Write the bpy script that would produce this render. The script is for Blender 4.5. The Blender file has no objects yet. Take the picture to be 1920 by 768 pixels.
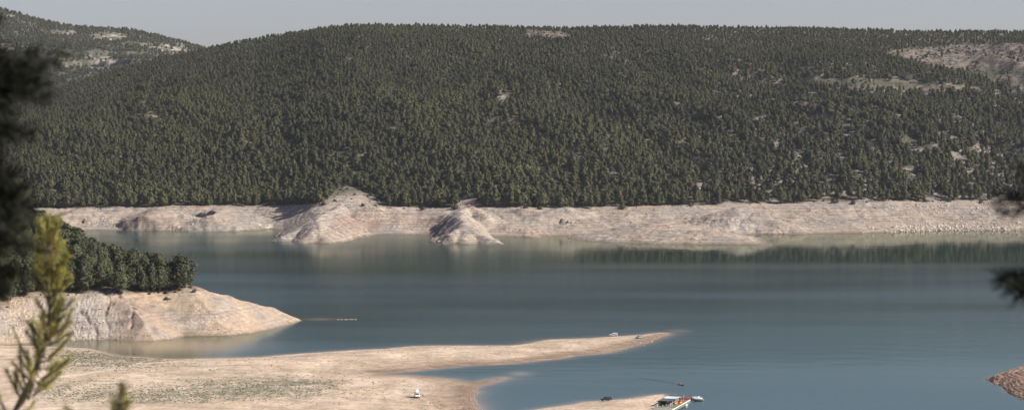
import bpy, bmesh, math, random
import numpy as np
from mathutils import Vector, Matrix

R = math.radians
rng = np.random.default_rng(7)
random.seed(7)
F = 4533.0; HC = 125.0; TH = math.atan(184.0 / F)
CT, ST = math.cos(TH), math.sin(TH)
S = bpy.context.scene
COL = S.collection

# ------------------------------------------------------------------ projection helpers (layout survey of the place)
def ray(u, v):
    X = (u - 960) / F; Y = -(v - 384) / F
    return X, Y * ST + CT, Y * CT - ST
def at_z(u, v, z=0.0):
    dx, dy, dz = ray(np.asarray(u, float), np.asarray(v, float))
    t = (z - HC) / dz
    return dx * t, dy * t
def at_d(u, v, D):
    dx, dy, dz = ray(np.asarray(u, float), np.asarray(v, float))
    t = D / dy
    return dx * t, D, HC + dz * t
def z_at(v, D):
    dx, dy, dz = ray(960.0, np.asarray(v, float))
    return HC + dz / dy * D
def d_at(v, z=0.0):
    dx, dy, dz = ray(960.0, np.asarray(v, float))
    return (z - HC) / dz * dy
def proj(x, y, z):
    zz = z - HC
    dep = y * CT - zz * ST; up = y * ST + zz * CT
    return 960 + x / dep * F, 384 - up / dep * F

# ------------------------------------------------------------------ noise
_P = np.random.default_rng(3).permutation(512)
_G = np.random.default_rng(4).normal(size=(512, 2)); _G /= np.linalg.norm(_G, axis=1)[:, None]
def perlin(x, y):
    xi = np.floor(x).astype(int); yi = np.floor(y).astype(int)
    xf = x - xi; yf = y - yi
    def g(a, b, fx, fy):
        h = _P[(_P[a & 511] + b) & 511]
        return _G[h, 0] * fx + _G[h, 1] * fy
    u = xf**3 * (xf * (xf * 6 - 15) + 10); v = yf**3 * (yf * (yf * 6 - 15) + 10)
    a = g(xi, yi, xf, yf); b = g(xi + 1, yi, xf - 1, yf)
    c = g(xi, yi + 1, xf, yf - 1); d = g(xi + 1, yi + 1, xf - 1, yf - 1)
    return (a + (b - a) * u + ((c + (d - c) * u) - (a + (b - a) * u)) * v) * 1.5
def fbm(x, y, o=4, g=0.5):
    s = 0; a = 1; t = 0
    for i in range(o):
        s = s + a * perlin(x * 2**i + 17.3 * i, y * 2**i - 9.1 * i); t += a; a *= g
    return s / t
def ridged(x, y, o=4):
    s = 0; a = 1; t = 0
    for i in range(o):
        s = s + a * (1 - 2 * np.abs(perlin(x * 2**i + 31.7 * i, y * 2**i + 5.3 * i))); t += a; a *= .5
    return s / t
def sstep(a, b, x):
    t = np.clip((x - a) / (b - a), 0, 1); return t * t * (3 - 2 * t)
def gau(u, v, cu, cv, ru, rv):
    return np.exp(-((u - cu) / ru)**2 - ((v - cv) / rv)**2)

def poly_sd(px, py, poly):
    """signed distance to polygon, positive inside"""
    P = np.asarray(poly, float); Q = np.roll(P, -1, 0)
    best = np.full(px.shape, 1e18); ins = np.zeros(px.shape, bool)
    for (ax, ay), (bx, by) in zip(P, Q):
        ex, ey = bx - ax, by - ay
        t = np.clip(((px - ax) * ex + (py - ay) * ey) / (ex * ex + ey * ey + 1e-9), 0, 1)
        best = np.minimum(best, (px - ax - t * ex)**2 + (py - ay - t * ey)**2)
        c = (ay > py) != (by > py)
        with np.errstate(divide='ignore', invalid='ignore'):
            xx = ax + (py - ay) / (by - ay if by != ay else 1e-9) * ex
        ins ^= c & (px < xx)
    d = np.sqrt(best)
    return np.where(ins, d, -d)
def line_dist(px, py, pts):
    """distance to polyline and the height interpolated on it"""
    best = np.full(px.shape, 1e18); hh = np.zeros(px.shape)
    for (ax, ay, az), (bx, by, bz) in zip(pts[:-1], pts[1:]):
        ex, ey = bx - ax, by - ay
        t = np.clip(((px - ax) * ex + (py - ay) * ey) / (ex * ex + ey * ey + 1e-9), 0, 1)
        d = (px - ax - t * ex)**2 + (py - ay - t * ey)**2
        m = d < best
        best = np.where(m, d, best); hh = np.where(m, az + t * (bz - az), hh)
    return np.sqrt(best), hh

# ------------------------------------------------------------------ tagging
def tag(o, label=None, cat=None, group=None, kind=None):
    if label: o['label'] = label
    if cat: o['category'] = cat
    if group: o['group'] = group
    if kind: o['kind'] = kind
    return o
def empty(name, loc, rz=0, label=None, cat=None, group=None):
    o = bpy.data.objects.new(name, None); COL.objects.link(o)
    o.empty_display_size = .3
    o.location = loc; o.rotation_euler = (0, 0, rz)
    return tag(o, label, cat, group)
def link(name, me, mat=None, parent=None):
    o = bpy.data.objects.new(name, me); COL.objects.link(o)
    if mat is not None and len(me.materials) == 0: me.materials.append(mat)
    if parent is not None: o.parent = parent
    return o
def mesh_np(name, V, faces, smooth=False, nper=None):
    """faces: (n,k) int array"""
    me = bpy.data.meshes.new(name)
    V = np.asarray(V, np.float32); Fc = np.asarray(faces, np.int32)
    me.vertices.add(len(V)); me.vertices.foreach_set('co', V.ravel())
    n, k = Fc.shape
    me.loops.add(n * k); me.loops.foreach_set('vertex_index', Fc.ravel())
    me.polygons.add(n); me.polygons.foreach_set('loop_start', np.arange(n, dtype=np.int32) * k)
    me.polygons.foreach_set('loop_total', np.full(n, k, np.int32))
    me.polygons.foreach_set('use_smooth', np.full(n, smooth))
    me.update(); me.validate()
    return me
def grid_mesh(name, X, Y, Z, attrs=None, keep=None):
    r, c = X.shape
    idx = np.arange(r * c).reshape(r, c)
    f = np.stack([idx[:-1, :-1], idx[:-1, 1:], idx[1:, 1:], idx[1:, :-1]], -1).reshape(-1, 4)
    V = np.stack([X, Y, Z], -1).reshape(-1, 3)
    if keep is not None:
        k = keep.ravel(); f = f[k[f].any(1)]
        used = np.zeros(len(V), bool); used[f.ravel()] = True
        remap = np.cumsum(used) - 1
        f = remap[f]; V = V[used]
    else: used = slice(None)
    me = mesh_np(name, V, f, True)
    for nm, a in (attrs or {}).items():
        if a.ndim == 3:
            ca = me.color_attributes.new(nm, 'FLOAT_COLOR', 'POINT')
            A = np.concatenate([a.reshape(-1, 3), np.ones((a.shape[0] * a.shape[1], 1))], 1)[used]
            ca.data.foreach_set('color', A.astype(np.float32).ravel())
        else:
            at = me.attributes.new(nm, 'FLOAT', 'POINT')
            at.data.foreach_set('value', a.reshape(-1)[used].astype(np.float32))
    return me

# ------------------------------------------------------------------ materials
def newmat(name):
    m = bpy.data.materials.new(name); m.use_nodes = True
    nt = m.node_tree; b = nt.nodes['Principled BSDF']
    return m, nt, b
def nd(nt, typ, **kw):
    n = nt.nodes.new(typ)
    for k, v in kw.items(): setattr(n, k, v)
    return n
def simple(name, col, rough=.6, metal=0, spec=.4, vary=.12, scale=3.0):
    m, nt, b = newmat(name)
    tc = nd(nt, 'ShaderNodeTexCoord'); no = nd(nt, 'ShaderNodeTexNoise'); no.inputs['Scale'].default_value = scale
    nt.links.new(tc.outputs['Object'], no.inputs['Vector'])
    mx = nd(nt, 'ShaderNodeMix', data_type='RGBA')
    c = Vector(col)
    mx.inputs[6].default_value = (*(c * (1 - vary)), 1); mx.inputs[7].default_value = (*[min(1, q) for q in c * (1 + vary)], 1)
    nt.links.new(no.outputs['Fac'], mx.inputs[0]); nt.links.new(mx.outputs[2], b.inputs['Base Color'])
    b.inputs['Roughness'].default_value = rough; b.inputs['Metallic'].default_value = metal
    b.inputs['Specular IOR Level'].default_value = spec
    return m
def foliage(name, c1, c2, rough=.75, trans=0.0, nscale=.35):
    m, nt, b = newmat(name)
    oi = nd(nt, 'ShaderNodeObjectInfo'); geo = nd(nt, 'ShaderNodeNewGeometry')
    no = nd(nt, 'ShaderNodeTexNoise'); no.inputs['Scale'].default_value = nscale; no.inputs['Detail'].default_value = 2
    tc = nd(nt, 'ShaderNodeTexCoord'); nt.links.new(tc.outputs['Object'], no.inputs['Vector'])
    a = nd(nt, 'ShaderNodeMath', operation='MULTIPLY_ADD'); a.inputs[1].default_value = .55
    nt.links.new(oi.outputs['Random'], a.inputs[0])
    a2 = nd(nt, 'ShaderNodeMath', operation='MULTIPLY'); a2.inputs[1].default_value = .5
    nt.links.new(no.outputs['Fac'], a2.inputs[0]); nt.links.new(a2.outputs[0], a.inputs[2])
    # large patches over the hill
    n2 = nd(nt, 'ShaderNodeTexNoise'); n2.inputs['Scale'].default_value = .006; n2.inputs['Detail'].default_value = 3
    nt.links.new(geo.outputs['Position'], n2.inputs['Vector'])
    a3 = nd(nt, 'ShaderNodeMath', operation='MULTIPLY_ADD'); a3.inputs[1].default_value = 1.3; a3.inputs[2].default_value = -.65
    nt.links.new(n2.outputs['Fac'], a3.inputs[0])
    a4 = nd(nt, 'ShaderNodeMath', operation='ADD', use_clamp=True)
    nt.links.new(a.outputs[0], a4.inputs[0]); nt.links.new(a3.outputs[0], a4.inputs[1])
    mx = nd(nt, 'ShaderNodeMix', data_type='RGBA')
    mx.inputs[6].default_value = (*c1, 1); mx.inputs[7].default_value = (*c2, 1)
    nt.links.new(a4.outputs[0], mx.inputs[0]); nt.links.new(mx.outputs[2], b.inputs['Base Color'])
    b.inputs['Roughness'].default_value = rough; b.inputs['Specular IOR Level'].default_value = .25
    return m
def earth(name, detail=(.9, .25), rock=.5, strata=.5, bump=.6, fine=1.2):
    """ground: regional colour from the mesh, stones, strata lines and grain from noise"""
    m, nt, b = newmat(name); L = nt.links.new
    col = nd(nt, 'ShaderNodeVertexColor', layer_name='soil')
    geo = nd(nt, 'ShaderNodeNewGeometry'); sep = nd(nt, 'ShaderNodeSeparateXYZ'); L(geo.outputs['Position'], sep.inputs[0])
    n1 = nd(nt, 'ShaderNodeTexNoise'); n1.inputs['Scale'].default_value = detail[1]; n1.inputs['Detail'].default_value = 8; n1.inputs['Roughness'].default_value = .7
    L(geo.outputs['Position'], n1.inputs['Vector'])
    r1 = nd(nt, 'ShaderNodeMapRange'); r1.inputs[1].default_value = .3; r1.inputs[2].default_value = .7
    r1.inputs[3].default_value = .72; r1.inputs[4].default_value = 1.22; L(n1.outputs['Fac'], r1.inputs[0])
    m1 = nd(nt, 'ShaderNodeVectorMath', operation='SCALE'); L(col.outputs['Color'], m1.inputs[0]); L(r1.outputs[0], m1.inputs['Scale'])
    # stones
    vo = nd(nt, 'ShaderNodeTexVoronoi'); vo.inputs['Scale'].default_value = fine
    L(geo.outputs['Position'], vo.inputs['Vector'])
    n2 = nd(nt, 'ShaderNodeTexNoise'); n2.inputs['Scale'].default_value = .035; n2.inputs['Detail'].default_value = 5
    L(geo.outputs['Position'], n2.inputs['Vector'])
    rr = nd(nt, 'ShaderNodeMapRange'); rr.inputs[1].default_value = .48; rr.inputs[2].default_value = .62; rr.inputs[4].default_value = rock
    L(n2.outputs['Fac'], rr.inputs[0])
    vr = nd(nt, 'ShaderNodeMapRange'); vr.inputs[1].default_value = 0; vr.inputs[2].default_value = 1; vr.inputs[3].default_value = .55; vr.inputs[4].default_value = 1.45
    sc = nd(nt, 'ShaderNodeSeparateColor'); L(vo.outputs['Color'], sc.inputs[0]); L(sc.outputs[0], vr.inputs[0])
    m2 = nd(nt, 'ShaderNodeVectorMath', operation='SCALE'); L(m1.outputs[0], m2.inputs[0]); L(vr.outputs[0], m2.inputs['Scale'])
    mx = nd(nt, 'ShaderNodeMix', data_type='RGBA'); L(rr.outputs[0], mx.inputs[0]); L(m1.outputs[0], mx.inputs[6]); L(m2.outputs[0], mx.inputs[7])
    # old water lines left by the falling level
    n3 = nd(nt, 'ShaderNodeTexNoise'); n3.inputs['Scale'].default_value = .05; n3.inputs['Detail'].default_value = 3; L(geo.outputs['Position'], n3.inputs['Vector'])
    ma = nd(nt, 'ShaderNodeMath', operation='MULTIPLY_ADD'); ma.inputs[1].default_value = 2.5; L(n3.outputs['Fac'], ma.inputs[0]); L(sep.outputs[2], ma.inputs[2])
    n4 = nd(nt, 'ShaderNodeTexNoise', noise_dimensions='1D'); n4.inputs['Scale'].default_value = 1.3; n4.inputs['Detail'].default_value = 3; L(ma.outputs[0], n4.inputs['W'])
    sr = nd(nt, 'ShaderNodeMapRange'); sr.inputs[1].default_value = .35; sr.inputs[2].default_value = .6; sr.inputs[3].default_value = 1 - .35 * strata; sr.inputs[4].default_value = 1.04
    L(n4.outputs['Fac'], sr.inputs[0])
    m3 = nd(nt, 'ShaderNodeVectorMath', operation='SCALE'); L(mx.outputs[2], m3.inputs[0]); L(sr.outputs[0], m3.inputs['Scale'])
    L(m3.outputs[0], b.inputs['Base Color'])
    b.inputs['Roughness'].default_value = .92; b.inputs['Specular IOR Level'].default_value = .15
    add = nd(nt, 'ShaderNodeMath', operation='MULTIPLY_ADD'); L(vo.outputs['Distance'], add.inputs[0]); L(rr.outputs[0], add.inputs[1]); L(n1.outputs['Fac'], add.inputs[2])
    ad2 = nd(nt, 'ShaderNodeMath', operation='MULTIPLY_ADD'); ad2.inputs[1].default_value = .6 * strata; L(n4.outputs['Fac'], ad2.inputs[0]); L(add.outputs[0], ad2.inputs[2])
    bp = nd(nt, 'ShaderNodeBump'); bp.inputs['Strength'].default_value = bump; bp.inputs['Distance'].default_value = detail[0]
    L(ad2.outputs[0], bp.inputs['Height']); L(bp.outputs[0], b.inputs['Normal'])
    return m

M = {}
M['pine'] = foliage('pine_foliage', (.031, .033, .0145), (.080, .078, .028))
M['pine_near'] = foliage('pine_foliage_headland', (.028, .032, .016), (.072, .075, .031))
M['scrub'] = foliage('scrub_foliage', (.030, .038, .022), (.075, .080, .040))
M['bark'] = simple('bark', (.10, .075, .055), .9)
M['rock'] = simple('pale_rock', (.40, .33, .27), .9, vary=.3, scale=.8)

# ------------------------------------------------------------------ FAR SIDE: shore, hill, ridge
def C(pairs):
    a = np.array(pairs, float); return lambda u: np.interp(u, a[:, 0], a[:, 1])
y0f = C([(-400, 436), (100, 432), (480, 428), (530, 430), (600, 438), (670, 440), (780, 439), (960, 443), (1040, 441), (1360, 440), (1440, 438), (1620, 437), (1760, 432), (1920, 432), (2400, 434)])
y1f = C([(-400, 392), (75, 390), (200, 389), (320, 386), (480, 386), (560, 384), (650, 381), (720, 387), (800, 389), (900, 388), (1000, 389), (1100, 389), (1200, 387), (1300, 385), (1350, 383), (1450, 382), (1520, 379), (1650, 377), (1800, 376), (2400, 376)])
wbf = C([(-400, 90), (480, 95), (560, 110), (640, 120), (900, 130), (1200, 150), (1500, 190), (2400, 215)])
y2f = C([(-500, 300), (-200, 250), (0, 203), (130, 163), (200, 141), (280, 117), (385, 94), (450, 80), (540, 64), (620, 53), (700, 49), (900, 51), (1050, 55), (1200, 51), (1300, 52), (1500, 55), (1700, 60), (1920, 61), (2400, 70)])
wrf = C([(-500, 700), (0, 800), (400, 950), (900, 1050), (1400, 1080), (2400, 1150)])

def P3(u, v, z):
    x, y = at_z(u, v, z); return (float(x), float(y), float(z))
SPURS = [
    ([P3(653, 369, 31), P3(642, 384, 24.5), P3(625, 394, 22)], .80),
    ([P3(625, 394, 22), P3(600, 404, 20), P3(560, 430, 9), P3(530, 444, 3.5), P3(500, 452, -.5)], .50),
    ([P3(600, 404, 20), P3(596, 429, 11.5), P3(616, 457, -.3)], .50),
    ([P3(596, 429, 11.5), P3(562, 457, -.3)], .48),
    ([P3(620, 397, 20), P3(648, 420, 11), P3(668, 441, 0)], .45),
    ([P3(700, 386, 24), P3(712, 402, 16), P3(700, 438, 0)], .30),
    ([P3(886, 386, 24.5), P3(862, 395, 22), P3(868, 411, 17), P3(870, 423, 14)], .72),
    ([P3(870, 423, 14), P3(905, 441, 6.5), P3(944, 459.5, -.5)], .50),
    ([P3(870, 423, 14), P3(845, 441, 7), P3(826, 457, -.3)], .62),
    ([P3(870, 423, 14), P3(873, 459, -.3)], .5),
    ([P3(884, 388, 24), P3(915, 408, 16), P3(940, 440, 0)], .34),
    ([P3(1240, 415, 12), P3(1195, 432, 8), P3(1157, 454, -.2)], .14),
    ([P3(1195, 431, 8), P3(1320, 433, 9), P3(1380, 447, 4), P3(1436, 460, -.5)], .125),
    ([P3(1385, 388, 24), P3(1410, 392, 22), P3(1450, 410, 13)], .30),
    ([P3(300, 388, 22), P3(270, 405, 14), P3(255, 432, 0)], .30),
    ([P3(420, 386, 22), P3(400, 402, 15), P3(395, 428, 0)], .32),
    ([P3(1060, 388, 24), P3(1090, 410, 13), P3(1130, 440, 0)], .22),
    ([P3(980, 390, 23), P3(960, 412, 12), P3(1000, 446, -.2)], .22),
    ([P3(740, 388, 22), P3(760, 405, 14), P3(770, 438, 0)], .25),
    ([P3(150, 390, 20), P3(120, 405, 13), P3(130, 431, 0)], .28),
]
def zfar(x, y, detail=True):
    u = 960 + F * x / np.maximum(y, 1)
    v0 = y0f(u); v1 = y1f(u)
    D0 = d_at(v0); D1 = D0 + wbf(u); z1 = z_at(v1, D1)
    D2 = D1 + wrf(u); z2 = z_at(y2f(u), D2)
    t0 = (y - D0) / (D1 - D0)
    n0 = fbm(x / 60, y / 60, 4)
    zb = np.where(t0 < 0, (y - D0) * .10, z1 * (.15 * t0 + .85 * t0**.85 * 1.0))
    zb = np.where(t0 > 0, z1 * np.clip(t0, 0, 1)**.9, (y - D0) * .10)
    zb = zb + sstep(0, .35, t0) * (1 - sstep(.85, 1.1, t0)) * (2.6 * n0 + 1.8 * (ridged(x / 38, y / 90, 3) - .3))
    t = np.clip((y - D1) / (D2 - D1), 0, 1)
    zh = z1 + (z2 - z1) * (t * 1.12 - .12 * t**2.2) 
    amp = np.clip(t * 6, 0, 1) * np.clip((1 - t) * 3 + .12, 0, 1)
    zh = zh + amp * (25 * fbm(x / 260 + 3, y / 380, 3) + 19 * (ridged(x / 190 + y / 600, y / 420, 3) - .35) + 4.0 * fbm(x / 45, y / 45, 3))
    zh = np.where(y > D2, z2 - (y - D2) * .12, zh)
    z = np.where(y < D1, zb, zh)
    if detail:
        z = np.array(z)
        for i, (pts, k) in enumerate(SPURS):
            pa = np.array(pts); mg = 60 + 30 / k
            bb = (x > pa[:, 0].min() - mg) & (x < pa[:, 0].max() + mg) & (y > pa[:, 1].min() - mg) & (y < pa[:, 1].max() + mg) & (y < D1 + 60)
            if not bb.any(): continue
            xx, yy, zo = x[bb], y[bb], z[bb]
            d, h = line_dist(xx + 5 * fbm(xx / 22 + i, yy / 22, 3), yy + 5 * fbm(xx / 22 - i, yy / 22 + 7, 3), pts)
            d = np.sqrt(d * d + 16) - 4
            zs = h - k * d * (1 + .18 * fbm(xx / 14 + i * 3, yy / 14, 3)) + .9 * fbm(xx / 9, yy / 9, 3) * np.clip(h / 10, 0, 1)
            q = np.clip(.5 + .5 * (zs - zo) / 1.5, 0, 1)
            z[bb] = zo * (1 - q) + zs * q + .75 * q * (1 - q)
        m = sstep(-.5, 2, z) * (y < D1 + 100)
        rk = sstep(-.05, .25, fbm(x / 45 + 8, y / 45 + 2, 3))
        gl = ridged(x / 11 + 2 * fbm(x / 30, y / 60, 2), y / 70, 3)
        z = z + m * sstep(1, 5, z) * (1 - sstep(16, 24, z)) * .45 * (gl - .4)
        z = z + m * (.55 * fbm(x / 5, y / 6, 3) * (.35 + rk) + .5 * rk * np.abs(fbm(x / 2.6, y / 3, 2)))
    return z
def tfar(x, y):
    u = 960 + F * x / y
    D1 = d_at(y0f(u)) + wbf(u)
    return (y - D1) / wrf(u), y - D1

CLEAR = [  # tree-free ground (survey polygons)
    [(1645, 103), (1700, 93), (1800, 85), (1930, 82), (2300, 82), (2300, 190), (1915, 186), (1890, 160), (1840, 144), (1780, 132), (1700, 118)],
    [(1500, 150), (1600, 147), (1700, 154), (1820, 162), (1825, 173), (1700, 171), (1600, 166), (1520, 160)],
    [(985, 58), (1050, 60), (1075, 68), (1060, 76), (990, 70)],
    [(944, 164), (956, 162), (958, 186), (946, 200), (932, 203), (930, 190)],
    [(255, 216), (300, 212), (302, 226), (258, 230)],
    [(1820, 268), (1855, 262), (1925, 290), (1925, 330), (1815, 325)],
]
def clear_mask(u, v):
    d = np.full(np.shape(u), -1e9)
    for p in CLEAR: d = np.maximum(d, poly_sd(u, v, p))
    return d

def far_colour(X, Y, Z):
    u, v = proj(X, Y, Z); t, dd = tfar(X, Y)
    base = np.array([.425, .355, .288]); grey = np.array([.36, .325, .29]); white = np.array([.56, .50, .43]); red = np.array([.34, .215, .165])
    ochre = np.array([.42, .31, .20]); brown = np.array([.105, .085, .062]); scrub = np.array([.055, .058, .036])
    n1 = fbm(X / 50, Y / 70, 4)[..., None]; n2 = fbm(X / 18 + 4, Y / 30, 3)[..., None]
    c = base + (grey - base) * sstep(-.1, .35, n1)
    c = c + (white - c) * sstep(.05, .4, n2) * .45
    w = gau(u, v, 660, 420, 60, 18) + gau(u, v, 885, 385, 22, 10) + gau(u, v, 1240, 424, 22, 4) + gau(u, v, 1015, 438, 32, 6) + .8 * gau(u, v, 1590, 432, 28, 4) + .6 * gau(u, v, 270, 408, 50, 14) + gau(u, v, 815, 432, 26, 14) + .5 * gau(u, v, 790, 410, 60, 12)
    w = np.clip(w * (.7 + 1.2 * fbm(X / 12, Y / 12, 3)), 0, .8)[..., None]
    c = c + (red * 1.15 - c) * w * .75
    w = (gau(u, v, 858, 400, 22, 14) + gau(u, v, 640, 380, 30, 8) + gau(u, v, 600, 410, 16, 20) + gau(u, v, 930, 450, 20, 10))[..., None]
    c = c + (white - c) * np.clip(w, 0, .4)
    # damp foot of the shore
    wet = (1 - sstep(.15, 1.2, Z))[..., None]
    c = c + (np.array([.20, .155, .12]) - c) * wet * .8
    # forest floor above the old waterline: litter, scrub and pale stone
    fo = sstep(-4, 6, dd + 8 * fbm(X / 15, Y / 15, 2))[..., None]
    n3 = fbm(X / 22, Y / 22, 4)[..., None]
    floor = brown + (scrub - brown) * sstep(-.2, .2, n3)
    stone = sstep(.22, .4, fbm(X / 24 + 7, Y / 14, 4) + .25 * sstep(1050, 1450, u) * (1 - sstep(0.55, .8, t)) - .12 * (1 - sstep(700, 1000, u)))[..., None]
    floor = floor + (np.array([.24, .21, .18]) - floor) * stone * .8
    fo = fo * (1 - np.clip(1.6 * gau(u, v, 660, 378, 48, 15) + 1.5 * gau(u, v, 878, 382, 22, 11), 0, 1)[..., None])
    cm = clear_mask(u, v)
    k = sstep(-3, 3, cm + 4 * fbm(X / 20, Y / 20, 2))
    bands = sstep(-.22, .12, fbm(X / 11, Y / 7 + 3, 3))
    cl = np.array([.205, .165, .128]) + (np.array([.07, .06, .045]) - np.array([.205, .165, .128])) * bands[..., None]
    gr = (gau(u, v, 1650, 150, 180, 12) + gau(u, v, 1800, 137, 160, 7))[..., None]
    cl = cl + (np.array([.062, .062, .036]) - cl) * np.clip(gr * 1.3, 0, .92)
    floor = floor + (cl - floor) * k[..., None]
    sc = (gau(u, v, 942, 182, 12, 16) + gau(u, v, 1850, 295, 30, 25))[..., None]
    floor = floor + (np.array([.32, .28, .24]) - floor) * np.clip(sc, 0, 1) * .8 * sstep(-.15, .15, fbm(X / 9, Y / 12, 3))[..., None]
    c = c + (np.array([.15, .125, .11]) - c) * np.clip(1.2 * gau(u, v, 826, 428, 13, 20) * (1 + 1.5 * fbm(X / 5, Y / 5, 3)), 0, .85)[..., None]  # shade on the steep mound's left flank, darkened into the ground colour
    c = c * np.array([.68, .655, .625]) * (1 + .20 * fbm(X / 7, Y / 9, 3) + .20 * fbm(X / 30 + 9, Y / 14, 3))[..., None]
    dk = sstep(.22, .42, fbm(X / 16 + 3, Y / 9 + 1, 4)) * .45
    c = c + (np.array([.13, .105, .085]) - c) * dk[..., None]
    return c + (floor - c) * fo

def polar(Ds, u0, u1, nu):
    us = np.linspace(u0, u1, nu)
    U, D = np.meshgrid(us, Ds)
    return (U - 960) / F * D, D
Ds = np.concatenate([np.arange(2130, 2640, 1.7), np.arange(2640, 2900, 4), np.arange(2900, 4200, 9)])
X, Y = polar(Ds, -420, 2340, 1500)
Z = zfar(X, Y)
M['far_earth'] = earth('far_shore_earth', (1.0, .22), rock=.75, strata=.95, bump=.8, fine=.45)
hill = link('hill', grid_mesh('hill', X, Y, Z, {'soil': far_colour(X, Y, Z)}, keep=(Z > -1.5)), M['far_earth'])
tag(hill, 'forested hill above a bare pale drawdown shore', kind='structure')

# ------------------------------------------------------------------ MOUNTAIN far behind on the left
ymf = C([(-900, -20), (-300, 5), (0, 17), (50, 32), (100, 44), (150, 53), (200, 55), (245, 57), (300, 69), (340, 79), (385, 92), (430, 110), (520, 145), (700, 220), (900, 280)])
def zmt(x, y):
    u = 960 + F * x / y
    Dc = 6000 + 0 * u; zc = z_at(ymf(u), Dc)
    t = (y - 4300) / (Dc - 4300)
    z = -10 + (zc + 10) * np.where(t < 1, np.clip(t, 0, 1)**.9, 1 - (t - 1) * .5)
    amp = np.clip((1 - t) * 3, .0, 1) * np.clip(t * 3, 0, 1)
    z = z + amp * (38 * (ridged(x / 420 + 1, y / 600, 4) - .3) + 22 * fbm(x / 160, y / 160, 4))
    z = z + 2 * fbm(x / 40, y / 40, 3)
    # stepped cliff bands
    st = 26 * np.round(z / 26); k = sstep(.05, .35, fbm(x / 200 + 9, y / 300, 3)) * .55 * amp
    return z + (st - z) * k
def rockmask(u, v):
    w = gau(u, v, 205, 70, 45, 9) + gau(u, v, 185, 118, 38, 16) + gau(u, v, 325, 92, 34, 10) + gau(u, v, 8, 92, 14, 12) + .6 * gau(u, v, 50, 62, 20, 6) + gau(u, v, 120, 62, 30, 5) + .7 * gau(u, v, 20, 32, 22, 4)
    return w
X, Y = polar(np.concatenate([np.arange(4300, 6100, 9), np.arange(6100, 7000, 40)]), -900, 900, 420)
Z = zmt(X, Y); u, v = proj(X, Y, Z)
rm = np.clip(rockmask(u, v) * 1.5 * sstep(-.25, .15, fbm(X / 45, Y / 30, 4)) , 0, 1)[..., None]
gy, gx = np.gradient(Z)
c = np.array([.060, .062, .040]) + np.zeros(X.shape + (1,))
c = c + (np.array([.10, .088, .07]) - c) * sstep(.1, .35, fbm(X / 60, Y / 60, 4))[..., None]
c = c + (np.array([.34, .29, .235]) - c) * rm * sstep(-.2, .1, fbm(X / 18, Y / 14, 3))[..., None]
M['mt_earth'] = earth('mountain_earth', (4, .04), rock=.8, strata=.0, bump=.8, fine=.09)
mt = link('mountain', grid_mesh('mountain', X, Y, Z, {'soil': c}), M['mt_earth'])
tag(mt, 'rocky wooded mountain far behind the hill', kind='structure')

# ------------------------------------------------------------------ HEADLAND on the left
HEAD_F = [(-700, 690), (-300, 668), (0, 647), (60, 642), (140, 637), (200, 636), (250, 639), (290, 639), (325, 635), (345, 629), (380, 629), (430, 628), (470, 624), (505, 617), (540, 608), (566, 600)]
HEAD_B = [(540, 1432), (500, 1425), (450, 1424), (400, 1436), (350, 1462), (290, 1530), (200, 1650), (130, 1770), (60, 1860), (0, 1950), (-200, 2100), (-700, 2200)]
HP = [tuple(float(q) for q in at_z(u_, v_)) for u_, v_ in HEAD_F] + [((u_ - 960) / F * d_, d_) for u_, d_ in HEAD_B]
HCR = [([P3(172, 556, 19), P3(190, 566, 16), P3(210, 579, 13.5)], 1.1), ([P3(222, 565, 17), P3(243, 570, 16), P3(265, 580, 13)], 1.2), ([P3(250, 583, 12.5), P3(266, 592, 10.5), P3(282, 597, 9)], 1.3),
       ([P3(250, 578, 14), P3(247, 600, 9), P3(249, 615, 5), P3(244, 630, 1)], 1.0), ([P3(150, 590, 11), P3(178, 612, 6), P3(182, 634, .5)], 1.2), ([P3(205, 580, 13), P3(196, 605, 7), P3(205, 628, 1.5)], .9)]
def zhead(x, y):
    sd = poly_sd(x, y, HP)
    s = sd * (1 + .12 * fbm(x / 30, y / 30, 3))
    z = np.where(s < 0, s * .25, np.where(s < 44, s * .47, 20.7 + (s - 44) * .28))
    u = 960 + F * x / y
    inside = sstep(3, 16, s)
    gl = ridged(x / 26 + 2, y / 60 + 1, 3)
    z = z + .24 * np.maximum(0, -x - 225) * np.clip((s - 46) / 40, 0, 1)
    z = z + inside * (1.7 * fbm(x / 22, y / 22, 3) + 1.3 * np.minimum(gl - .25, .3) * sstep(-.2, .4, fbm(x / 40 + 5, y / 80, 2)))
    # eroded gully scars on the left part
    for q, w_ in HCR:
        d, _ = line_dist(x + .8 * fbm(x / 3, y / 3, 2), y + .8 * fbm(x / 3 + 5, y / 3, 2), q)
        z = z - .9 * (.3 + np.clip(.5 + 1.4 * fbm(x / 6, y / 6, 2), 0, 1)) * np.exp(-(d / w_)**2)
    rk = sstep(230, 160, u) if False else 1 - sstep(150, 260, u)
    z = z + sstep(0, 2, s) * (.25 + 1.1 * rk) * np.abs(fbm(x / 2.2, y / 2.6, 3)) * (1 - sstep(40, 60, s))
    return z, sd
X, Y = polar(np.concatenate([np.arange(1175, 1480, 1.1), np.arange(1480, 2120, 7)]), -640, 620, 900)
Z, SD = zhead(X, Y); u, v = proj(X, Y, Z)
base = np.array([.47, .355, .25])
c = base + (np.array([.41, .335, .27]) - base) * sstep(-.15, .3, fbm(X / 22, Y / 22, 4))[..., None]
c = c + (np.array([.36, .22, .15]) - c) * (np.clip(gau(u, v, 245, 590, 60, 26) * (1 + fbm(X / 8, Y / 8, 3)), 0, 1) * .55)[..., None]
c = c + (np.array([.40, .37, .33]) - c) * (np.clip(1.3 * gau(u, v, 150, 600, 80, 40), 0, 1) * .75)[..., None]
c = c + (np.array([.20, .21, .12]) - c) * (np.clip(gau(u, v, 330, 578, 70, 14) * (.5 + 2 * fbm(X / 3, Y / 4, 3)), 0, 1) * .4)[..., None]
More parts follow.
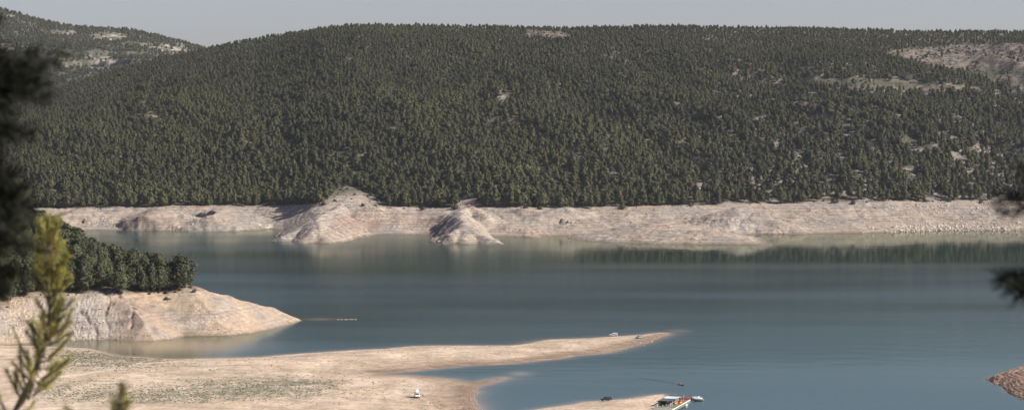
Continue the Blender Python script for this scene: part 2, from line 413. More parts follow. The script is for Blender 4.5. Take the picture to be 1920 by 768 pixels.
c = c * .70 * (1 + .28 * fbm(X / 5, Y / 7, 3) + .2 * fbm(X / 18, Y / 9, 3))[..., None]
dk = sstep(.15, .35, fbm(X / 9 + 3, Y / 7 + 1, 4)) * (.25 + .4 * gau(u, v, 190, 600, 90, 40))
c = c + (np.array([.12, .095, .075]) - c) * dk[..., None]
c = c + (np.array([.16, .12, .09]) - c) * ((1 - sstep(.1, .9, Z)) * .75)[..., None]
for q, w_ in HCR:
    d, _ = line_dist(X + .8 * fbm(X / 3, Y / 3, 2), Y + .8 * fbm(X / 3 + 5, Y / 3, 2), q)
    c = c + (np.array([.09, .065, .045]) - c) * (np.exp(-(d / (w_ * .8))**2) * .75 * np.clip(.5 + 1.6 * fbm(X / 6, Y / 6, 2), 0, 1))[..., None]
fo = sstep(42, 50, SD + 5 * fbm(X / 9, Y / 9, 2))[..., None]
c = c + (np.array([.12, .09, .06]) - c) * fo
M['head_earth'] = earth('headland_earth', (.6, .5), rock=.5, strata=.35, bump=.8, fine=.9)
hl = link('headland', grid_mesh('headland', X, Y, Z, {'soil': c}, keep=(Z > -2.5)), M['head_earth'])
tag(hl, 'bare eroded headland slope on the left', kind='structure')

# ------------------------------------------------------------------ NEAR GROUND: sandbars, camera slope
SA = [(-900, 640), (-300, 644), (0, 647), (60, 648), (120, 650), (170, 653), (215, 665), (295, 672), (350, 672), (480, 669), (540, 664), (626, 658), (675, 655), (724, 653), (775, 648), (832, 647), (960, 647), (992, 643), (1005, 640), (1030, 636), (1110, 633), (1140, 631), (1172, 629), (1205, 627), (1235, 623), (1252, 623), (1257, 625), (1248, 629), (1232, 634), (1215, 641), (1190, 648), (1168, 654), (1140, 661), (1105, 664), (1080, 666), (1055, 671), (1000, 677), (960, 681), (925, 683), (886, 684), (832, 689), (795, 693), (762, 696), (740, 698), (700, 701), (767, 702.5), (805, 706), (846, 709.5), (873, 715), (895, 715), (927, 709), (946, 706.5), (948, 708.5), (924, 717), (897, 723), (888, 729), (893, 736), (884, 744), (886, 752), (896, 760), (898, 770), (870, 800), (850, 900), (840, 1150), (-900, 1150)]
SB = [(940, 785), (990, 769), (1045, 761), (1080, 756), (1100, 752), (1120, 751), (1150, 749), (1180, 747), (1210, 742), (1230, 739), (1243, 738.5), (1246, 742), (1242, 748), (1232, 756), (1225, 768), (1215, 790), (1230, 900), (1250, 1150), (800, 1150), (860, 900)]
SC = [(1846, 711), (1863, 706), (1884, 699), (1906, 690), (1925, 682), (1990, 668), (2100, 640), (2300, 640), (2300, 900), (2150, 1150), (1900, 1150), (1960, 800), (1935, 752), (1901, 741), (1886, 734), (1881, 724), (1863, 717)]
PA, PB, PC = [[tuple(float(q) for q in at_z(u_, v_)) for u_, v_ in s] for s in (SA, SB, SC)]
def znear(x, y):
    a = poly_sd(x, y, PA); b = poly_sd(x, y, PB); c = poly_sd(x, y, PC)
    wob = 1.2 * fbm(x / 9, y / 9, 3)
    a = a + wob; b = b + wob * .8; c2 = c + 1.2 * fbm(x / 4, y / 4, 2)
    u = 960 + F * x / np.maximum(y, 1)
    za = np.where(a < 0, a * .06, 1.3 * (1 - np.exp(-np.maximum(a, 0) / 14)) + np.minimum(np.maximum(a - 12, 0) * .03, 2.5))
    za = za + sstep(4, 30, a) * (.55 * fbm(x / 45, y / 60, 3)) + .05 * fbm(x / 3, y / 5, 2) * (a > 0)
    zb = np.where(b < 0, b * .09, 1.4 * (1 - np.exp(-np.maximum(b, 0) / 8)) + .012 * np.maximum(b - 8, 0)) + .08 * fbm(x / 3, y / 4, 2) * (b > 0)
    zc = np.where(c2 < 0, c2 * .45, 8 * (1 - np.exp(-np.maximum(c2, 0) / 18)))
    q = zc / .62; st = (np.floor(q) + np.clip((q - np.floor(q)) * 4 - .2, 0, 1)) * .62   # eroded ledges
    zc = np.where(c2 > 0, st + .12 * fbm(x / 1.5, y / 1.5, 2), zc)
    z = np.maximum(np.maximum(za, zb), zc)
    hillz = 123.35 - .21 * np.maximum(y, 0) + .12 * np.maximum(-y, 0) + .3 * fbm(x / 6, y / 6, 3)
    hillz = np.where(y > 60, hillz + sstep(60, 200, y) * 3 * fbm(x / 60, y / 60, 3), hillz)
    z = np.maximum(z, hillz)
    return z, a, b, c2
rows = np.concatenate([np.arange(-60, 40, 1.0), np.arange(40, 600, 10), np.arange(600, 960, 6), np.arange(960, 1360, 1.25)])
s_ = np.linspace(-1, 1, 1250)
SS, Y = np.meshgrid(s_, rows); X = SS * (np.maximum(Y, 0) * .235 + 30)
Z, a_, b_, c_ = znear(X, Y); u, v = proj(X, np.maximum(Y, 5), Z)
sand = np.array([.425, .322, .228]); pale = np.array([.495, .388, .285]); grey = np.array([.34, .275, .205]); olive = np.array([.20, .19, .13]); wetc = np.array([.175, .122, .082])
c = sand + (pale - sand) * sstep(-.2, .3, fbm(X / 25, Y / 60, 4))[..., None]
c = c + (grey - c) * (sstep(.05, .35, fbm(X / 14 + 3, Y / 30, 4)) * .35)[..., None]
c = c * (1 + .30 * fbm(X / 16 + 5, Y / 14, 4) + .22 * fbm(X / 4, Y / 7, 3))[..., None]
rg = perlin(np.maximum(a_, 0) / 2.6 + .8 * fbm(X / 40, Y / 40, 2), X / 90) * np.exp(-np.maximum(a_, 0) / 40) + .6 * perlin(np.maximum(b_, 0) / 2 + 9, X / 60) * (b_ > 0)
c = c * (1 - .30 * sstep(.1, .45, rg))[..., None]
ln = sstep(.2, .45, fbm(X / 26 + Y / 60, Y / 7 + 4, 4)) * .5 + sstep(.25, .4, fbm(X / 5, Y / 9 + 2, 3)) * .25
c = c + (np.array([.25, .18, .125]) - c) * ln[..., None]
nn = fbm(X / 5, Y / 12, 4)
g = 1.1 * gau(u, v, 190, 672, 110, 15) + 1.15 * gau(u, v, 470, 728, 130, 17) + .7 * gau(u, v, 300, 745, 120, 14) + .6 * gau(u, v, 560, 715, 60, 6) + .55 * gau(u, v, 140, 735, 90, 20) + .35 * gau(u, v, 430, 700, 120, 5)
g = np.clip(g * 1.3 * (.75 + 1.5 * nn + .6 * fbm(X / 1.6, Y / 4, 2)), 0, 1)
c = c + (olive - c) * (g * .8)[..., None]
# damp margins
wet = np.maximum(np.exp(-np.maximum(a_, 0) / 1.5) * .35, np.exp(-(np.maximum(a_, 0) / 14.0)**2) * 1.25 * sstep(690, 820, u) * sstep(668, 675, v + (np.clip(u, 960, 1250) - 960) * .17) * (.75 + .6 * fbm(X / 12, Y / 5, 3))) 
wet = np.maximum(wet, 1.25 * gau(u, v, 742, 696.5, 85, 6.5) * (.85 + .4 * fbm(X / 9, Y / 6, 3)))
wet = np.maximum(wet, .9 * gau(u, v, 905, 716, 60, 3) )
wet = np.maximum(wet, .9 * gau(u, v, 886, 745, 9, 16))
wet = np.where(a_ > -2, wet, 0); wet = np.maximum(wet, np.where(b_ > -3, np.exp(-np.maximum(b_, 0) / 1.5) * .6, 0))
wet = np.where(a_ > b_, wet, wet)
c = c + (wetc - c) * np.clip(wet, 0, .9)[..., None]
# tracks worn by vehicles
def track(pts, w, col, k):
    global c
    d = np.full(X.shape, 1e9)
    pw = [tuple(float(q) for q in at_z(p_, q_, 1.8)) + (0,) for p_, q_ in pts]
    d, _ = line_dist(X, Y, pw)
    d = d + .6 * fbm(X / 6, Y / 6, 2)
    c = c + (np.array(col) - c) * (np.exp(-(d / w)**2) * k)[..., None]
track([(60, 720), (130, 712), (190, 702), (235, 690), (275, 681), (330, 677), (420, 676)], 2.6, (.54, .44, .34), .85)
track([(235, 701), (330, 708), (420, 713), (520, 714), (640, 712)], 1.2, (.24, .20, .145), .5)
track([(235, 704), (330, 711), (420, 716), (520, 717)], 1.0, (.54, .43, .33), .6)
track([(770, 748), (720, 752), (640, 757), (560, 763), (430, 767)], 1.0, (.52, .40, .30), .6)
track([(812, 765), (800, 748), (770, 735), (735, 730), (700, 728)], .8, (.52, .40, .30), .6)
track([(100, 690), (160, 684), (220, 678), (240, 671)], 1.1, (.48, .40, .31), .5)
for k in range(7):
    track([(598 + k * 13, 700 - k * .2), (585 + k * 13, 697), (590 + k * 14, 692), (610 + k * 14, 689)], .8, (.28, .20, .14), .6)
track([(1000, 664), (1060, 657), (1120, 652), (1180, 645)], .8, (.26, .18, .125), .5)
track([(880, 672), (960, 668), (1040, 660)], .6, (.27, .19, .135), .45)
# reddish ledged rock on the right
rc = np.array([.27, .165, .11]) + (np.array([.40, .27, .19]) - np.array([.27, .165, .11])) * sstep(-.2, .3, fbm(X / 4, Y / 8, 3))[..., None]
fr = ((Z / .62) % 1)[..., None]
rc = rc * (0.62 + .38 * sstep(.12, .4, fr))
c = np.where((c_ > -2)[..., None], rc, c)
hm = (Y < 560)[..., None]
c = np.where(hm, np.array([.13, .10, .065]) + (np.array([.09, .10, .045]) - np.array([.13, .10, .065])) * sstep(-.2, .2, fbm(X / 4, Y / 4, 3))[..., None], c)
M['sand'] = earth('sand_and_soil', (.45, .5), rock=.45, strata=.55, bump=.7, fine=1.0)
gd = link('terrain', grid_mesh('terrain', X, Y, Z, {'soil': c}, keep=(Z > -1.8)), M['sand'])
tag(gd, 'sandbars and dry lake bed below the lookout slope', kind='structure')
def ground(x, y):
    x = np.atleast_1d(np.asarray(x, float)); y = np.atleast_1d(np.asarray(y, float))
    return znear(x, y)[0]

# base sheet under everything
me = mesh_np('ground', [(-7000, -1500, -15), (7000, -1500, -15), (7000, 9500, -15), (-7000, 9500, -15)], [(0, 1, 2, 3)])
tag(link('ground', me, simple('lake_bed', (.22, .18, .13), .95)), 'lake bed and land base', kind='structure')

# ------------------------------------------------------------------ WATER
rows = np.concatenate([np.arange(700, 960, 20), np.arange(960, 1420, 3), np.arange(1420, 2100, 15), np.arange(2100, 2500, 4), [2600, 3200, 4200]])
s_ = np.concatenate([[-6, -3], np.linspace(-1.15, 1.15, 620), [3, 6]])
SS, Y = np.meshgrid(s_, rows); X = SS * Y * .22
dep = np.full(X.shape, -9.0); a1 = (rows < 1420); dep[a1] = znear(X[a1], Y[a1])[0]
a2 = (rows > 1150) & (rows < 2150); dep[a2] = np.maximum(dep[a2], zhead(X[a2], Y[a2])[0])
a3 = (rows > 2050) & (rows < 2700); dep[a3] = np.maximum(dep[a3], zfar(X[a3], Y[a3]))
u, v = proj(X, Y, 0 * X)
sh = np.exp(np.minimum(dep, 0) / np.where(Y > 1900, .45, .22))
silt = .4 * gau(u, v, 1272, 620, 22, 4) + .6 * gau(u, v, 975, 700, 22, 5) + .6 * gau(u, v, 600, 598, 28, 2.5) + .9 * gau(u, v, 300, 648, 140, 12) + .35 * gau(u, v, 495, 438, 45, 5)
sh = np.clip(np.maximum(sh, silt), 0, 1)
ruf = .62 + .34 * fbm(X / 420 + 2, Y / 120, 3)
calm = sstep(900, 1250, u) * sstep(500, 485, v) * 1.0
ruf = np.clip(ruf * (1 - .88 * calm), .11, 1)
ruf = ruf * (1 - .45 * sstep(660, 700, v))
me = grid_mesh('water', X, Y, 0 * X, {'silt': sh, 'ruffle': ruf})
m, nt, b = newmat('lake_water'); L = nt.links.new
at = nd(nt, 'ShaderNodeAttribute', attribute_name='silt'); ar = nd(nt, 'ShaderNodeAttribute', attribute_name='ruffle')
mx = nd(nt, 'ShaderNodeMix', data_type='RGBA'); mx.inputs[6].default_value = (.021, .036, .033, 1); mx.inputs[7].default_value = (.30, .215, .15, 1)
L(at.outputs['Fac'], mx.inputs[0]); df = nd(nt, 'ShaderNodeBsdfDiffuse'); L(mx.outputs[2], df.inputs['Color']); gs = nd(nt, 'ShaderNodeBsdfGlossy'); gs.inputs['Color'].default_value = (.775, .825, .715, 1)
frn = nd(nt, 'ShaderNodeFresnel'); frn.inputs['IOR'].default_value = 1.33; ms = nd(nt, 'ShaderNodeMixShader')
mr = nd(nt, 'ShaderNodeMapRange', clamp=False); mr.inputs[3].default_value = .02; mr.inputs[4].default_value = .22; L(ar.outputs['Fac'], mr.inputs[0]); L(mr.outputs[0], gs.inputs['Roughness'])

geo = nd(nt, 'ShaderNodeNewGeometry'); mp = nd(nt, 'ShaderNodeMapping'); mp.inputs['Scale'].default_value = (.03, .07, .1); L(geo.outputs['Position'], mp.inputs[0])
no = nd(nt, 'ShaderNodeTexNoise'); no.inputs['Scale'].default_value = 1; no.inputs['Detail'].default_value = 4; L(mp.outputs[0], no.inputs['Vector'])
bp = nd(nt, 'ShaderNodeBump'); bp.inputs['Strength'].default_value = .25; bp.inputs['Distance'].default_value = .25; L(no.outputs['Fac'], bp.inputs['Height']); L(bp.outputs[0], gs.inputs['Normal'])
L(frn.outputs[0], ms.inputs[0]); L(df.outputs[0], ms.inputs[1]); L(gs.outputs[0], ms.inputs[2]); L(ms.outputs[0], nt.nodes['Material Output'].inputs['Surface']); nt.nodes.remove(b)
M['water'] = m
tag(link('water', me, m), 'calm grey green reservoir water', kind='structure')

# ------------------------------------------------------------------ TREES
def crown_arrays(rs, h, r, nclump, nleaf, leaf, base=.16, top=.8, lop=.25):
    """pine crown: whorled clumps of needle tufts over an inner mass; irregular outline"""
    V = []; Fc = []
    n = nclump * nleaf
    t = (np.arange(nclump) + rs.random(nclump)) / nclump          # 0 bottom .. 1 top
    t = t**.85
    prof = (np.minimum(1, (t / .22 + .35)) * (1 - t**1.6)**top) * (1 + .22 * rs.normal(size=nclump))
    ang = np.arange(nclump) * 2.39996 + rs.normal(size=nclump) * .5
    lob = 1 + lop * np.sin(ang * 2 + rs.random() * 6) * .5 + lop * np.sin(ang + rs.random() * 6) * .6
    rad = r * prof * lob * (.55 + .5 * rs.random(nclump))
    cz = h * (base + (1 - base) * t * .97)
    lean = rs.normal(size=2) * .03 * h
    cx = np.cos(ang) * rad + lean[0] * t; cy = np.sin(ang) * rad + lean[1] * t
    cr = (r * .34) * (1 - .55 * t) * (.7 + .6 * rs.random(nclump))
    C_ = np.repeat(np.stack([cx, cy, cz], 1), nleaf, 0); CR = np.repeat(cr, nleaf)
    d = rs.normal(size=(n, 3)); d /= np.linalg.norm(d, axis=1)[:, None]
    d[:, 2] = d[:, 2] * .75 + .12
    P = C_ + d * CR[:, None] * (.55 + .5 * rs.random(n))[:, None]
    ax = np.stack([0 * P[:, 0], 0 * P[:, 0], np.full(n, h * .45)], 1)
    out = P - ax; out[:, 2] *= .5; out /= np.linalg.norm(out, axis=1)[:, None] + 1e-6
    N = d * .8 + out * .8 + rs.normal(size=(n, 3)) * .2; N /= np.linalg.norm(N, axis=1)[:, None]
    A = np.cross(N, rs.normal(size=(n, 3))); A /= np.linalg.norm(A, axis=1)[:, None]; B = np.cross(N, A)
    sz = leaf * (.6 + .8 * rs.random(n))[:, None]
    q = np.stack([P - A * sz, P - B * sz * .7, P + A * sz, P + B * sz * .7], 1).reshape(-1, 3)
    q += rs.normal(size=q.shape) * leaf * .15
    V = q; Fc = np.arange(len(q)).reshape(-1, 4)
    # inner mass
    rings, seg = 7, 8
    cv = []; 
    for i in range(rings):
        tt = i / (rings - 1); rr = r * .62 * (min(1, tt / .2 + .3) * (1 - tt**1.6)**top) + .02
        for j in range(seg):
            a = j / seg * 2 * math.pi + i * .4
            k = rr * (1 + .25 * rs.normal())
            cv.append((math.cos(a) * k + lean[0] * tt, math.sin(a) * k + lean[1] * tt, h * (base + .03 + (.93 - base) * tt)))
    cf = [(len(V) + i * seg + j, len(V) + i * seg + (j + 1) % seg, len(V) + (i + 1) * seg + (j + 1) % seg, len(V) + (i + 1) * seg + j) for i in range(rings - 1) for j in range(seg)]
    return np.concatenate([V, np.array(cv)]), np.concatenate([Fc, np.array(cf)])
def trunk_arrays(rs, h, r0, seg=6):
    V = []; Fc = []
    n = 5
    for i in range(n):
        t = i / (n - 1)
        for j in range(seg):
            a = j / seg * 2 * math.pi
            rr = r0 * (1 - .8 * t)
            V.append((math.cos(a) * rr + .1 * math.sin(t * 4), math.sin(a) * rr, -1.0 + (h * .8 + 1) * t))
    for i in range(n - 1):
        for j in range(seg): Fc.append((i * seg + j, i * seg + (j + 1) % seg, (i + 1) * seg + (j + 1) % seg, (i + 1) * seg + j))
    nb = 6      # limbs
    for k in range(nb):
        z = h * (.2 + .1 * k); a = k * 2.4; b0 = len(V); L_ = h * .16
        for (d, rr) in ((0, r0 * .4), (L_, r0 * .12)):
            for j in range(3):
                b = j * 2.1
                V.append((math.cos(a) * d - math.sin(a) * math.cos(b) * rr, math.sin(a) * d + math.cos(a) * math.cos(b) * rr, z + d * .35 + math.sin(b) * rr))
        for j in range(3): Fc.append((b0 + j, b0 + (j + 1) % 3, b0 + 3 + (j + 1) % 3, b0 + 3 + j))
    return np.array(V), np.array(Fc)

def make_variants(n, h, r, ncl, nl, leaf, seed, mat, ptop=(.5, .95), **kw):
    out = []
    for i in range(n):
        rs = np.random.default_rng(seed + i)
        hh = h; rr = r * rs.uniform(.82, 1.22)
        cv, cf = crown_arrays(rs, hh, rr, ncl, nl, leaf, top=rs.uniform(*ptop), **kw)
        tv, tf = trunk_arrays(rs, hh, hh * .018)
        cm = mesh_np('crown', cv, cf); cm.materials.append(mat)
        tm = mesh_np('trunk', tv, tf, True); tm.materials.append(M['bark'])
        jm = mesh_np('pine', np.concatenate([cv, tv]), np.concatenate([cf, tf + len(cv)])); jm.materials.append(mat); jm.materials.append(M['bark'])
        mi = np.zeros(len(cf) + len(tf), np.int32); mi[len(cf):] = 1; jm.polygons.foreach_set('material_index', mi)
        out.append((cm, tm, jm, hh))
    return out
near_var = make_variants(6, 16, 4.3, 130, 15, .40, 100, M['pine_near'], ptop=(.3, .6))
mid_var = make_variants(6, 13, 3.4, 62, 9, .62, 200, M['pine'])
far_var = make_variants(7, 9.4, 3.1, 42, 8, .60, 300, M['pine'], ptop=(.35, .75))
shr_var = []
for i in range(4):
    rs = np.random.default_rng(500 + i)
    cv, cf = crown_arrays(rs, 2.6, 2.0, 34, 9, .28, base=.05, top=.5)
    sm = mesh_np('shrub', cv, cf); sm.materials.append(M['scrub']); shr_var.append(sm)

def scatter(name, protos, P, scl, rot, label, cat_col):
    """one object: geometry nodes put a copy of one of the protos at every point"""
    me = bpy.data.meshes.new(name); me.vertices.add(len(P)); me.vertices.foreach_set('co', np.asarray(P, np.float32).ravel())
    a = me.attributes.new('scl', 'FLOAT_VECTOR', 'POINT'); a.data.foreach_set('vector', np.asarray(scl, np.float32).ravel())
    a = me.attributes.new('rot', 'FLOAT_VECTOR', 'POINT'); a.data.foreach_set('vector', np.asarray(rot, np.float32).ravel())
    a = me.attributes.new('pick', 'INT', 'POINT'); a.data.foreach_set('value', np.random.default_rng(1).integers(0, len(protos), len(P)).astype(np.int32))
    o = bpy.data.objects.new(name, me); COL.objects.link(o)
    col = bpy.data.collections.new(name + '_kinds')
    for i, pm in enumerate(protos):
        po = bpy.data.objects.new('%s_kind_%02d' % (name, i), pm); col.objects.link(po)
    ng = bpy.data.node_groups.new(name, 'GeometryNodeTree')
    ng.interface.new_socket('Geometry', in_out='INPUT', socket_type='NodeSocketGeometry')
    ng.interface.new_socket('Geometry', in_out='OUTPUT', socket_type='NodeSocketGeometry')
    gi = ng.nodes.new('NodeGroupInput'); go = ng.nodes.new('NodeGroupOutput')
    ci = ng.nodes.new('GeometryNodeCollectionInfo'); ci.inputs['Collection'].default_value = col
    ci.inputs['Separate Children'].default_value = True; ci.inputs['Reset Children'].default_value = True
    ip = ng.nodes.new('GeometryNodeInstanceOnPoints'); ip.inputs['Pick Instance'].default_value = True
    def na(nm, t):
        q = ng.nodes.new('GeometryNodeInputNamedAttribute'); q.data_type = t; q.inputs['Name'].default_value = nm; return q
    ng.links.new(gi.outputs[0], ip.inputs['Points']); ng.links.new(ci.outputs[0], ip.inputs['Instance'])
    ng.links.new(na('pick', 'INT').outputs[0], ip.inputs['Instance Index'])
    ng.links.new(na('rot', 'FLOAT_VECTOR').outputs[0], ip.inputs['Rotation'])
    ng.links.new(na('scl', 'FLOAT_VECTOR').outputs[0], ip.inputs['Scale'])
    ng.links.new(ip.outputs[0], go.inputs[0])
    md = o.modifiers.new('scatter', 'NODES'); md.node_group = ng
    tag(o, label, cat_col, kind='stuff')
    return o
def jgrid(x0, x1, y0, y1, sx, sy, rs):
    gx, gy = np.meshgrid(np.arange(x0, x1, sx), np.arange(y0, y1, sy))
    gx = gx + (np.arange(gx.shape[0]) % 2)[:, None] * sx * .5
    return (gx + rs.uniform(-.46, .46, gx.shape) * sx).ravel(), (gy + rs.uniform(-.46, .46, gy.shape) * sy).ravel()

# hillside pines
rs = np.random.default_rng(11)
x, y = jgrid(-1150, 1150, 2400, 4000, 5.0, 6.6, rs)
u = 960 + F * x / y
t, dd = tfar(x, y)
ok = (u > -260) & (u < 2180) & (dd > -2 + 10 * fbm(x / 40, y / 40, 2)) & (t < 1.06)
x, y, u, t, dd = [q[ok] for q in (x, y, u, t, dd)]
z = zfar(x, y); pu, pv = proj(x, y, z)
den = .66 + .32 * sstep(.1, .8, t)
gap = fbm(x / 24 + 11, y / 30, 3)
sparse = sstep(1150, 1500, u) * (1 - sstep(.5, .75, t)) * .5 + .35 * sstep(850, 1100, u) * (1 - sstep(.1, .3, t)) + .5 * sstep(1700, 1900, u)
den = den - sstep(.05, .3, gap) * (.12 + .95 * sparse) - .08 * sparse
cm = clear_mask(pu, pv)
ok = (rs.random(len(x)) < np.where(cm > 0, np.where(pv < 235, .035, .3), den))
# keep the bare knolls bare
ok &= ~((poly_sd(pu, pv, [(640, 350), (665, 350), (740, 392), (620, 402), (600, 392)]) > 0))
ok &= ~((poly_sd(pu, pv, [(860, 370), (895, 372), (905, 395), (850, 395)]) > 0))
x, y, z, u, t, dd, pu, pv = [q[ok] for q in (x, y, z, u, t, dd, pu, pv)]
hs = (1.18 - .52 * sstep(.0, .9, t)) * rs.uniform(.6, 1.25, len(x))
hs *= 1 + .12 * fbm(x / 90, y / 90, 2)
hs *= 1 - .25 * sstep(.75, .95, t)
# the front row along the old waterline become single trees
vis = (pu > 70) & (pu < 1925)
order = np.argsort(np.where(vis, dd - 4 * hs, 1e9))
NFRONT = 132
front = order[:NFRONT * 2]
# thin so that they spread evenly along the shore
front = front[np.argsort(pu[front])]
bins = {}
for i in front:
    bins.setdefault(int(pu[i] // 14), []).append(i)
pick = []
for k_ in sorted(bins): pick.append(min(bins[k_], key=lambda i: dd[i]))
front = sorted(pick, key=lambda i: pu[i])[:NFRONT + 5]
fm = np.zeros(len(x), bool); fm[front] = True
wx = rs.uniform(.8, 1.25, len(x))
rot = np.stack([rs.normal(size=len(x)) * .03, rs.normal(size=len(x)) * .03, rs.uniform(0, 6.28, len(x))], 1)
scl = np.stack([hs * wx, hs * wx, hs * rs.uniform(.92, 1.1, len(x))], 1)
P = np.stack([x, y, z], 1)
scatter('forest', [q[2] for q in far_var], P[~fm], scl[~fm], rot[~fm], 'dense pine forest covering the far hillside up to the ridge', 'forest')
print('forest', (~fm).sum(), 'front', fm.sum())

def place_tree(var, loc, sc, rz, label, group, cat='pine tree', name='pine_tree'):
    r = empty(name, loc, rz, label, cat, group); r.scale = sc
    for nm, me in (('crown', var[0]), ('trunk', var[1])):
        c_ = bpy.data.objects.new(nm, me); COL.objects.link(c_); c_.parent = r
    return r
ORD = ['first', 'second', 'third', 'fourth', 'fifth', 'sixth', 'seventh', 'eighth', 'ninth', 'tenth', 'eleventh', 'twelfth', 'thirteenth', 'fourteenth', 'fifteenth', 'sixteenth']
SECT = [(150, 'above the leftmost pale shore'), (260, 'left of the small rounded bank'), (370, 'above the reddish bank patch'),
        (480, 'behind the headland tip'), (600, 'left of the big pale mound'), (735, 'directly behind the big pale mound'),
        (850, 'above the bay between mounds'), (960, 'behind the steep white mound'), (1080, 'right of the steep white mound'),
        (1200, 'above the low mound left end'), (1320, 'above the middle of the low mound'), (1440, 'above the rounded bank beyond'),
        (1560, 'above the smooth bank'), (1690, 'above the first boulders'), (1810, 'above the boulder shore'), (2000, 'at the right end of the boulders')]
cnt = {}
for i in front:
    s_i = next(k for k, (m_, _) in enumerate(SECT) if pu[i] < m_)
    k = cnt.get(s_i, 0); cnt[s_i] = k + 1
    lab = '%s pine from left in the far bank row, %s' % (ORD[min(k, 15)], SECT[s_i][1])
    var = mid_var[int(rs.integers(0, 6))]; q = hs[i] * rs.uniform(.8, 1.05)
    place_tree(var, (x[i], y[i], z[i]), (q * wx[i], q * wx[i], q), rot[i, 2], lab, 'pines of the shoreline row on the far bank')

# shrubs on the hillside floor and clearings
x, y = jgrid(-1000, 1000, 2450, 3900, 9, 11, rs)
u = 960 + F * x / y; t, dd = tfar(x, y)
ok = (u > 0) & (u < 2050) & (dd > -12) & (t < 1.0); x, y, u, t, dd = [q[ok] for q in (x, y, u, t, dd)]
z = zfar(x, y); pu, pv = proj(x, y, z); cm = clear_mask(pu, pv)
ok = (rs.random(len(x)) < np.where(cm > 0, .6, np.where(dd < 5, .16, .35))); x, y, z = x[ok], y[ok], z[ok]
s = rs.uniform(.35, .95, len(x)) * np.where(dd[ok] < 5, .8, 1)
scatter('scrub', shr_var, np.stack([x, y, z - .1], 1), np.stack([s * 1.1, s * 1.1, s], 1), np.stack([0 * s, 0 * s, rs.uniform(0, 6, len(s))], 1), 'low scrub bushes between the hillside pines and in the clearings', 'scrub')

# individual bushes along the far tree line
BUSH = [(606, 393, 1.5, 'dark round bush on the left slope of the big pale mound'), (680, 389, 1.2, 'dark bush on the crest of the big pale mound'), (703, 391, 1.3, 'pale bush on the right shoulder of the big pale mound'),
        (500, 384, 1.6, 'dark bush overhanging the far bank left of the big mound'), (853, 383, 1.9, 'round olive bush just left of the red earth behind the white mound'), (792, 385, 1.4, 'dark bush above the bay between the two mounds'),
        (985, 385, 1.3, 'small dark bush right of the steep white mound'), (1168, 386, 2.0, 'wide dark bush standing forward on the far bank'), (1012, 386, 1.4, 'dark bush on the bank edge above the pink shore patch'),
        (1295, 387, 1.1, 'small round bush alone on the far bank'), (1565, 378, 2.0, 'wide dark bush above the smooth bank'), (1600, 374, 1.6, 'dark bush beside the smooth bank crest'),
        (1735, 373, 1.6, 'round grey green bush above the boulders'), (1780, 374, 1.8, 'big grey green bush above the boulder shore'), (1840, 372, 1.4, 'small grey bush near the right end of the far bank')]
for i, (bu, bv, sc, lab) in enumerate(BUSH):
    D_ = float(d_at(y0f(bu)) + wbf(bu)) - 6 - 4 * (i % 3)
    xx = (bu - 960) / F * D_; zz = float(zfar(np.array([xx]), np.array([D_]))[0])
    o = link('shrub', shr_var[i % 4]); o.location = (xx, D_, zz - .1); o.scale = (sc * 1.15, sc * 1.15, sc); o.rotation_euler = (0, 0, i * 1.3)
    tag(o, lab, 'bush', 'bushes along the far tree line')

# headland pines
rs = np.random.default_rng(21)
x, y = jgrid(-420, -120, 1290, 1960, 5.7, 7.0, rs)
z, sd = zhead(x, y); pu, pv = proj(x, y, z)
edge = 44 + 5 * fbm(x / 12, y / 12, 2) + 4 * sstep(300, 345, pu)
ok = (sd > edge) & (pu > -40) & (pu < 352)
x, y, z, sd, pu, pv = [q[ok] for q in (x, y, z, sd, pu, pv)]
o_ = np.argsort(y); x, y, z, sd, pu, pv = [q[o_] for q in (x, y, z, sd, pu, pv)]
print('headland pines', len(x))
hh = rs.uniform(.72, 1.15, len(x)) * (1.0 + .1 * sstep(200, 320, pu))
wx = rs.uniform(.85, 1.2, len(x))
# those that show largest (front rows and the crest outline) stay single; the few fully hidden ones behind are left out
NH = 158
sel = np.arange(len(x))
if len(x) > NH:
    front_rank = np.argsort(sd)
    sel = np.sort(front_rank[:NH])
rest = np.setdiff1d(np.arange(len(x)), sel)
order = sel[np.argsort(pu[sel])]
fr = [i for i in order if sd[i] < 53]
nfr = 0
for i in order:
    if sd[i] < 53 and pv[i] > 470 and pu[i] > 0:
        nfr += 1
for k, i in enumerate(order):
    if i == order[-1]: lab = 'rightmost pine of the headland wood, standing over the bare point'
    elif i == order[-2]: lab = 'second pine from the right end of the headland wood'
    elif i == order[-3]: lab = 'third pine from the right end of the headland wood'
    elif i in fr and pv[i] > 520:
        lab = 'pine on the lower edge of the headland wood above the bare eroded slope'
    elif pv[i] < 470: lab = 'pine on the top outline of the headland wood with lake behind it'
    else: lab = 'dark green pine packed inside the headland wood between its lower edge and outline'
    place_tree(near_var[int(rs.integers(0, 6))], (x[i], y[i], z[i] - .2), (hh[i] * wx[i], hh[i] * wx[i], hh[i]), rs.uniform(0, 6.28), lab,
               {'pine on the l': 'pines on the lower edge of the headland wood', 'pine on the t': 'pines on the outline of the headland wood'}.get(lab[:13], 'pines inside the headland wood'))
if len(rest):
    P = np.stack([x[rest], y[rest], z[rest] - .2], 1); q = hh[rest]
    scatter('headland_wood', [v_[2] for v_ in near_var], P, np.stack([q * wx[rest], q * wx[rest], q], 1), np.stack([0 * q, 0 * q, rs.uniform(0, 6, len(q))], 1), 'deeper part of the pine wood on the left headland', 'wood')
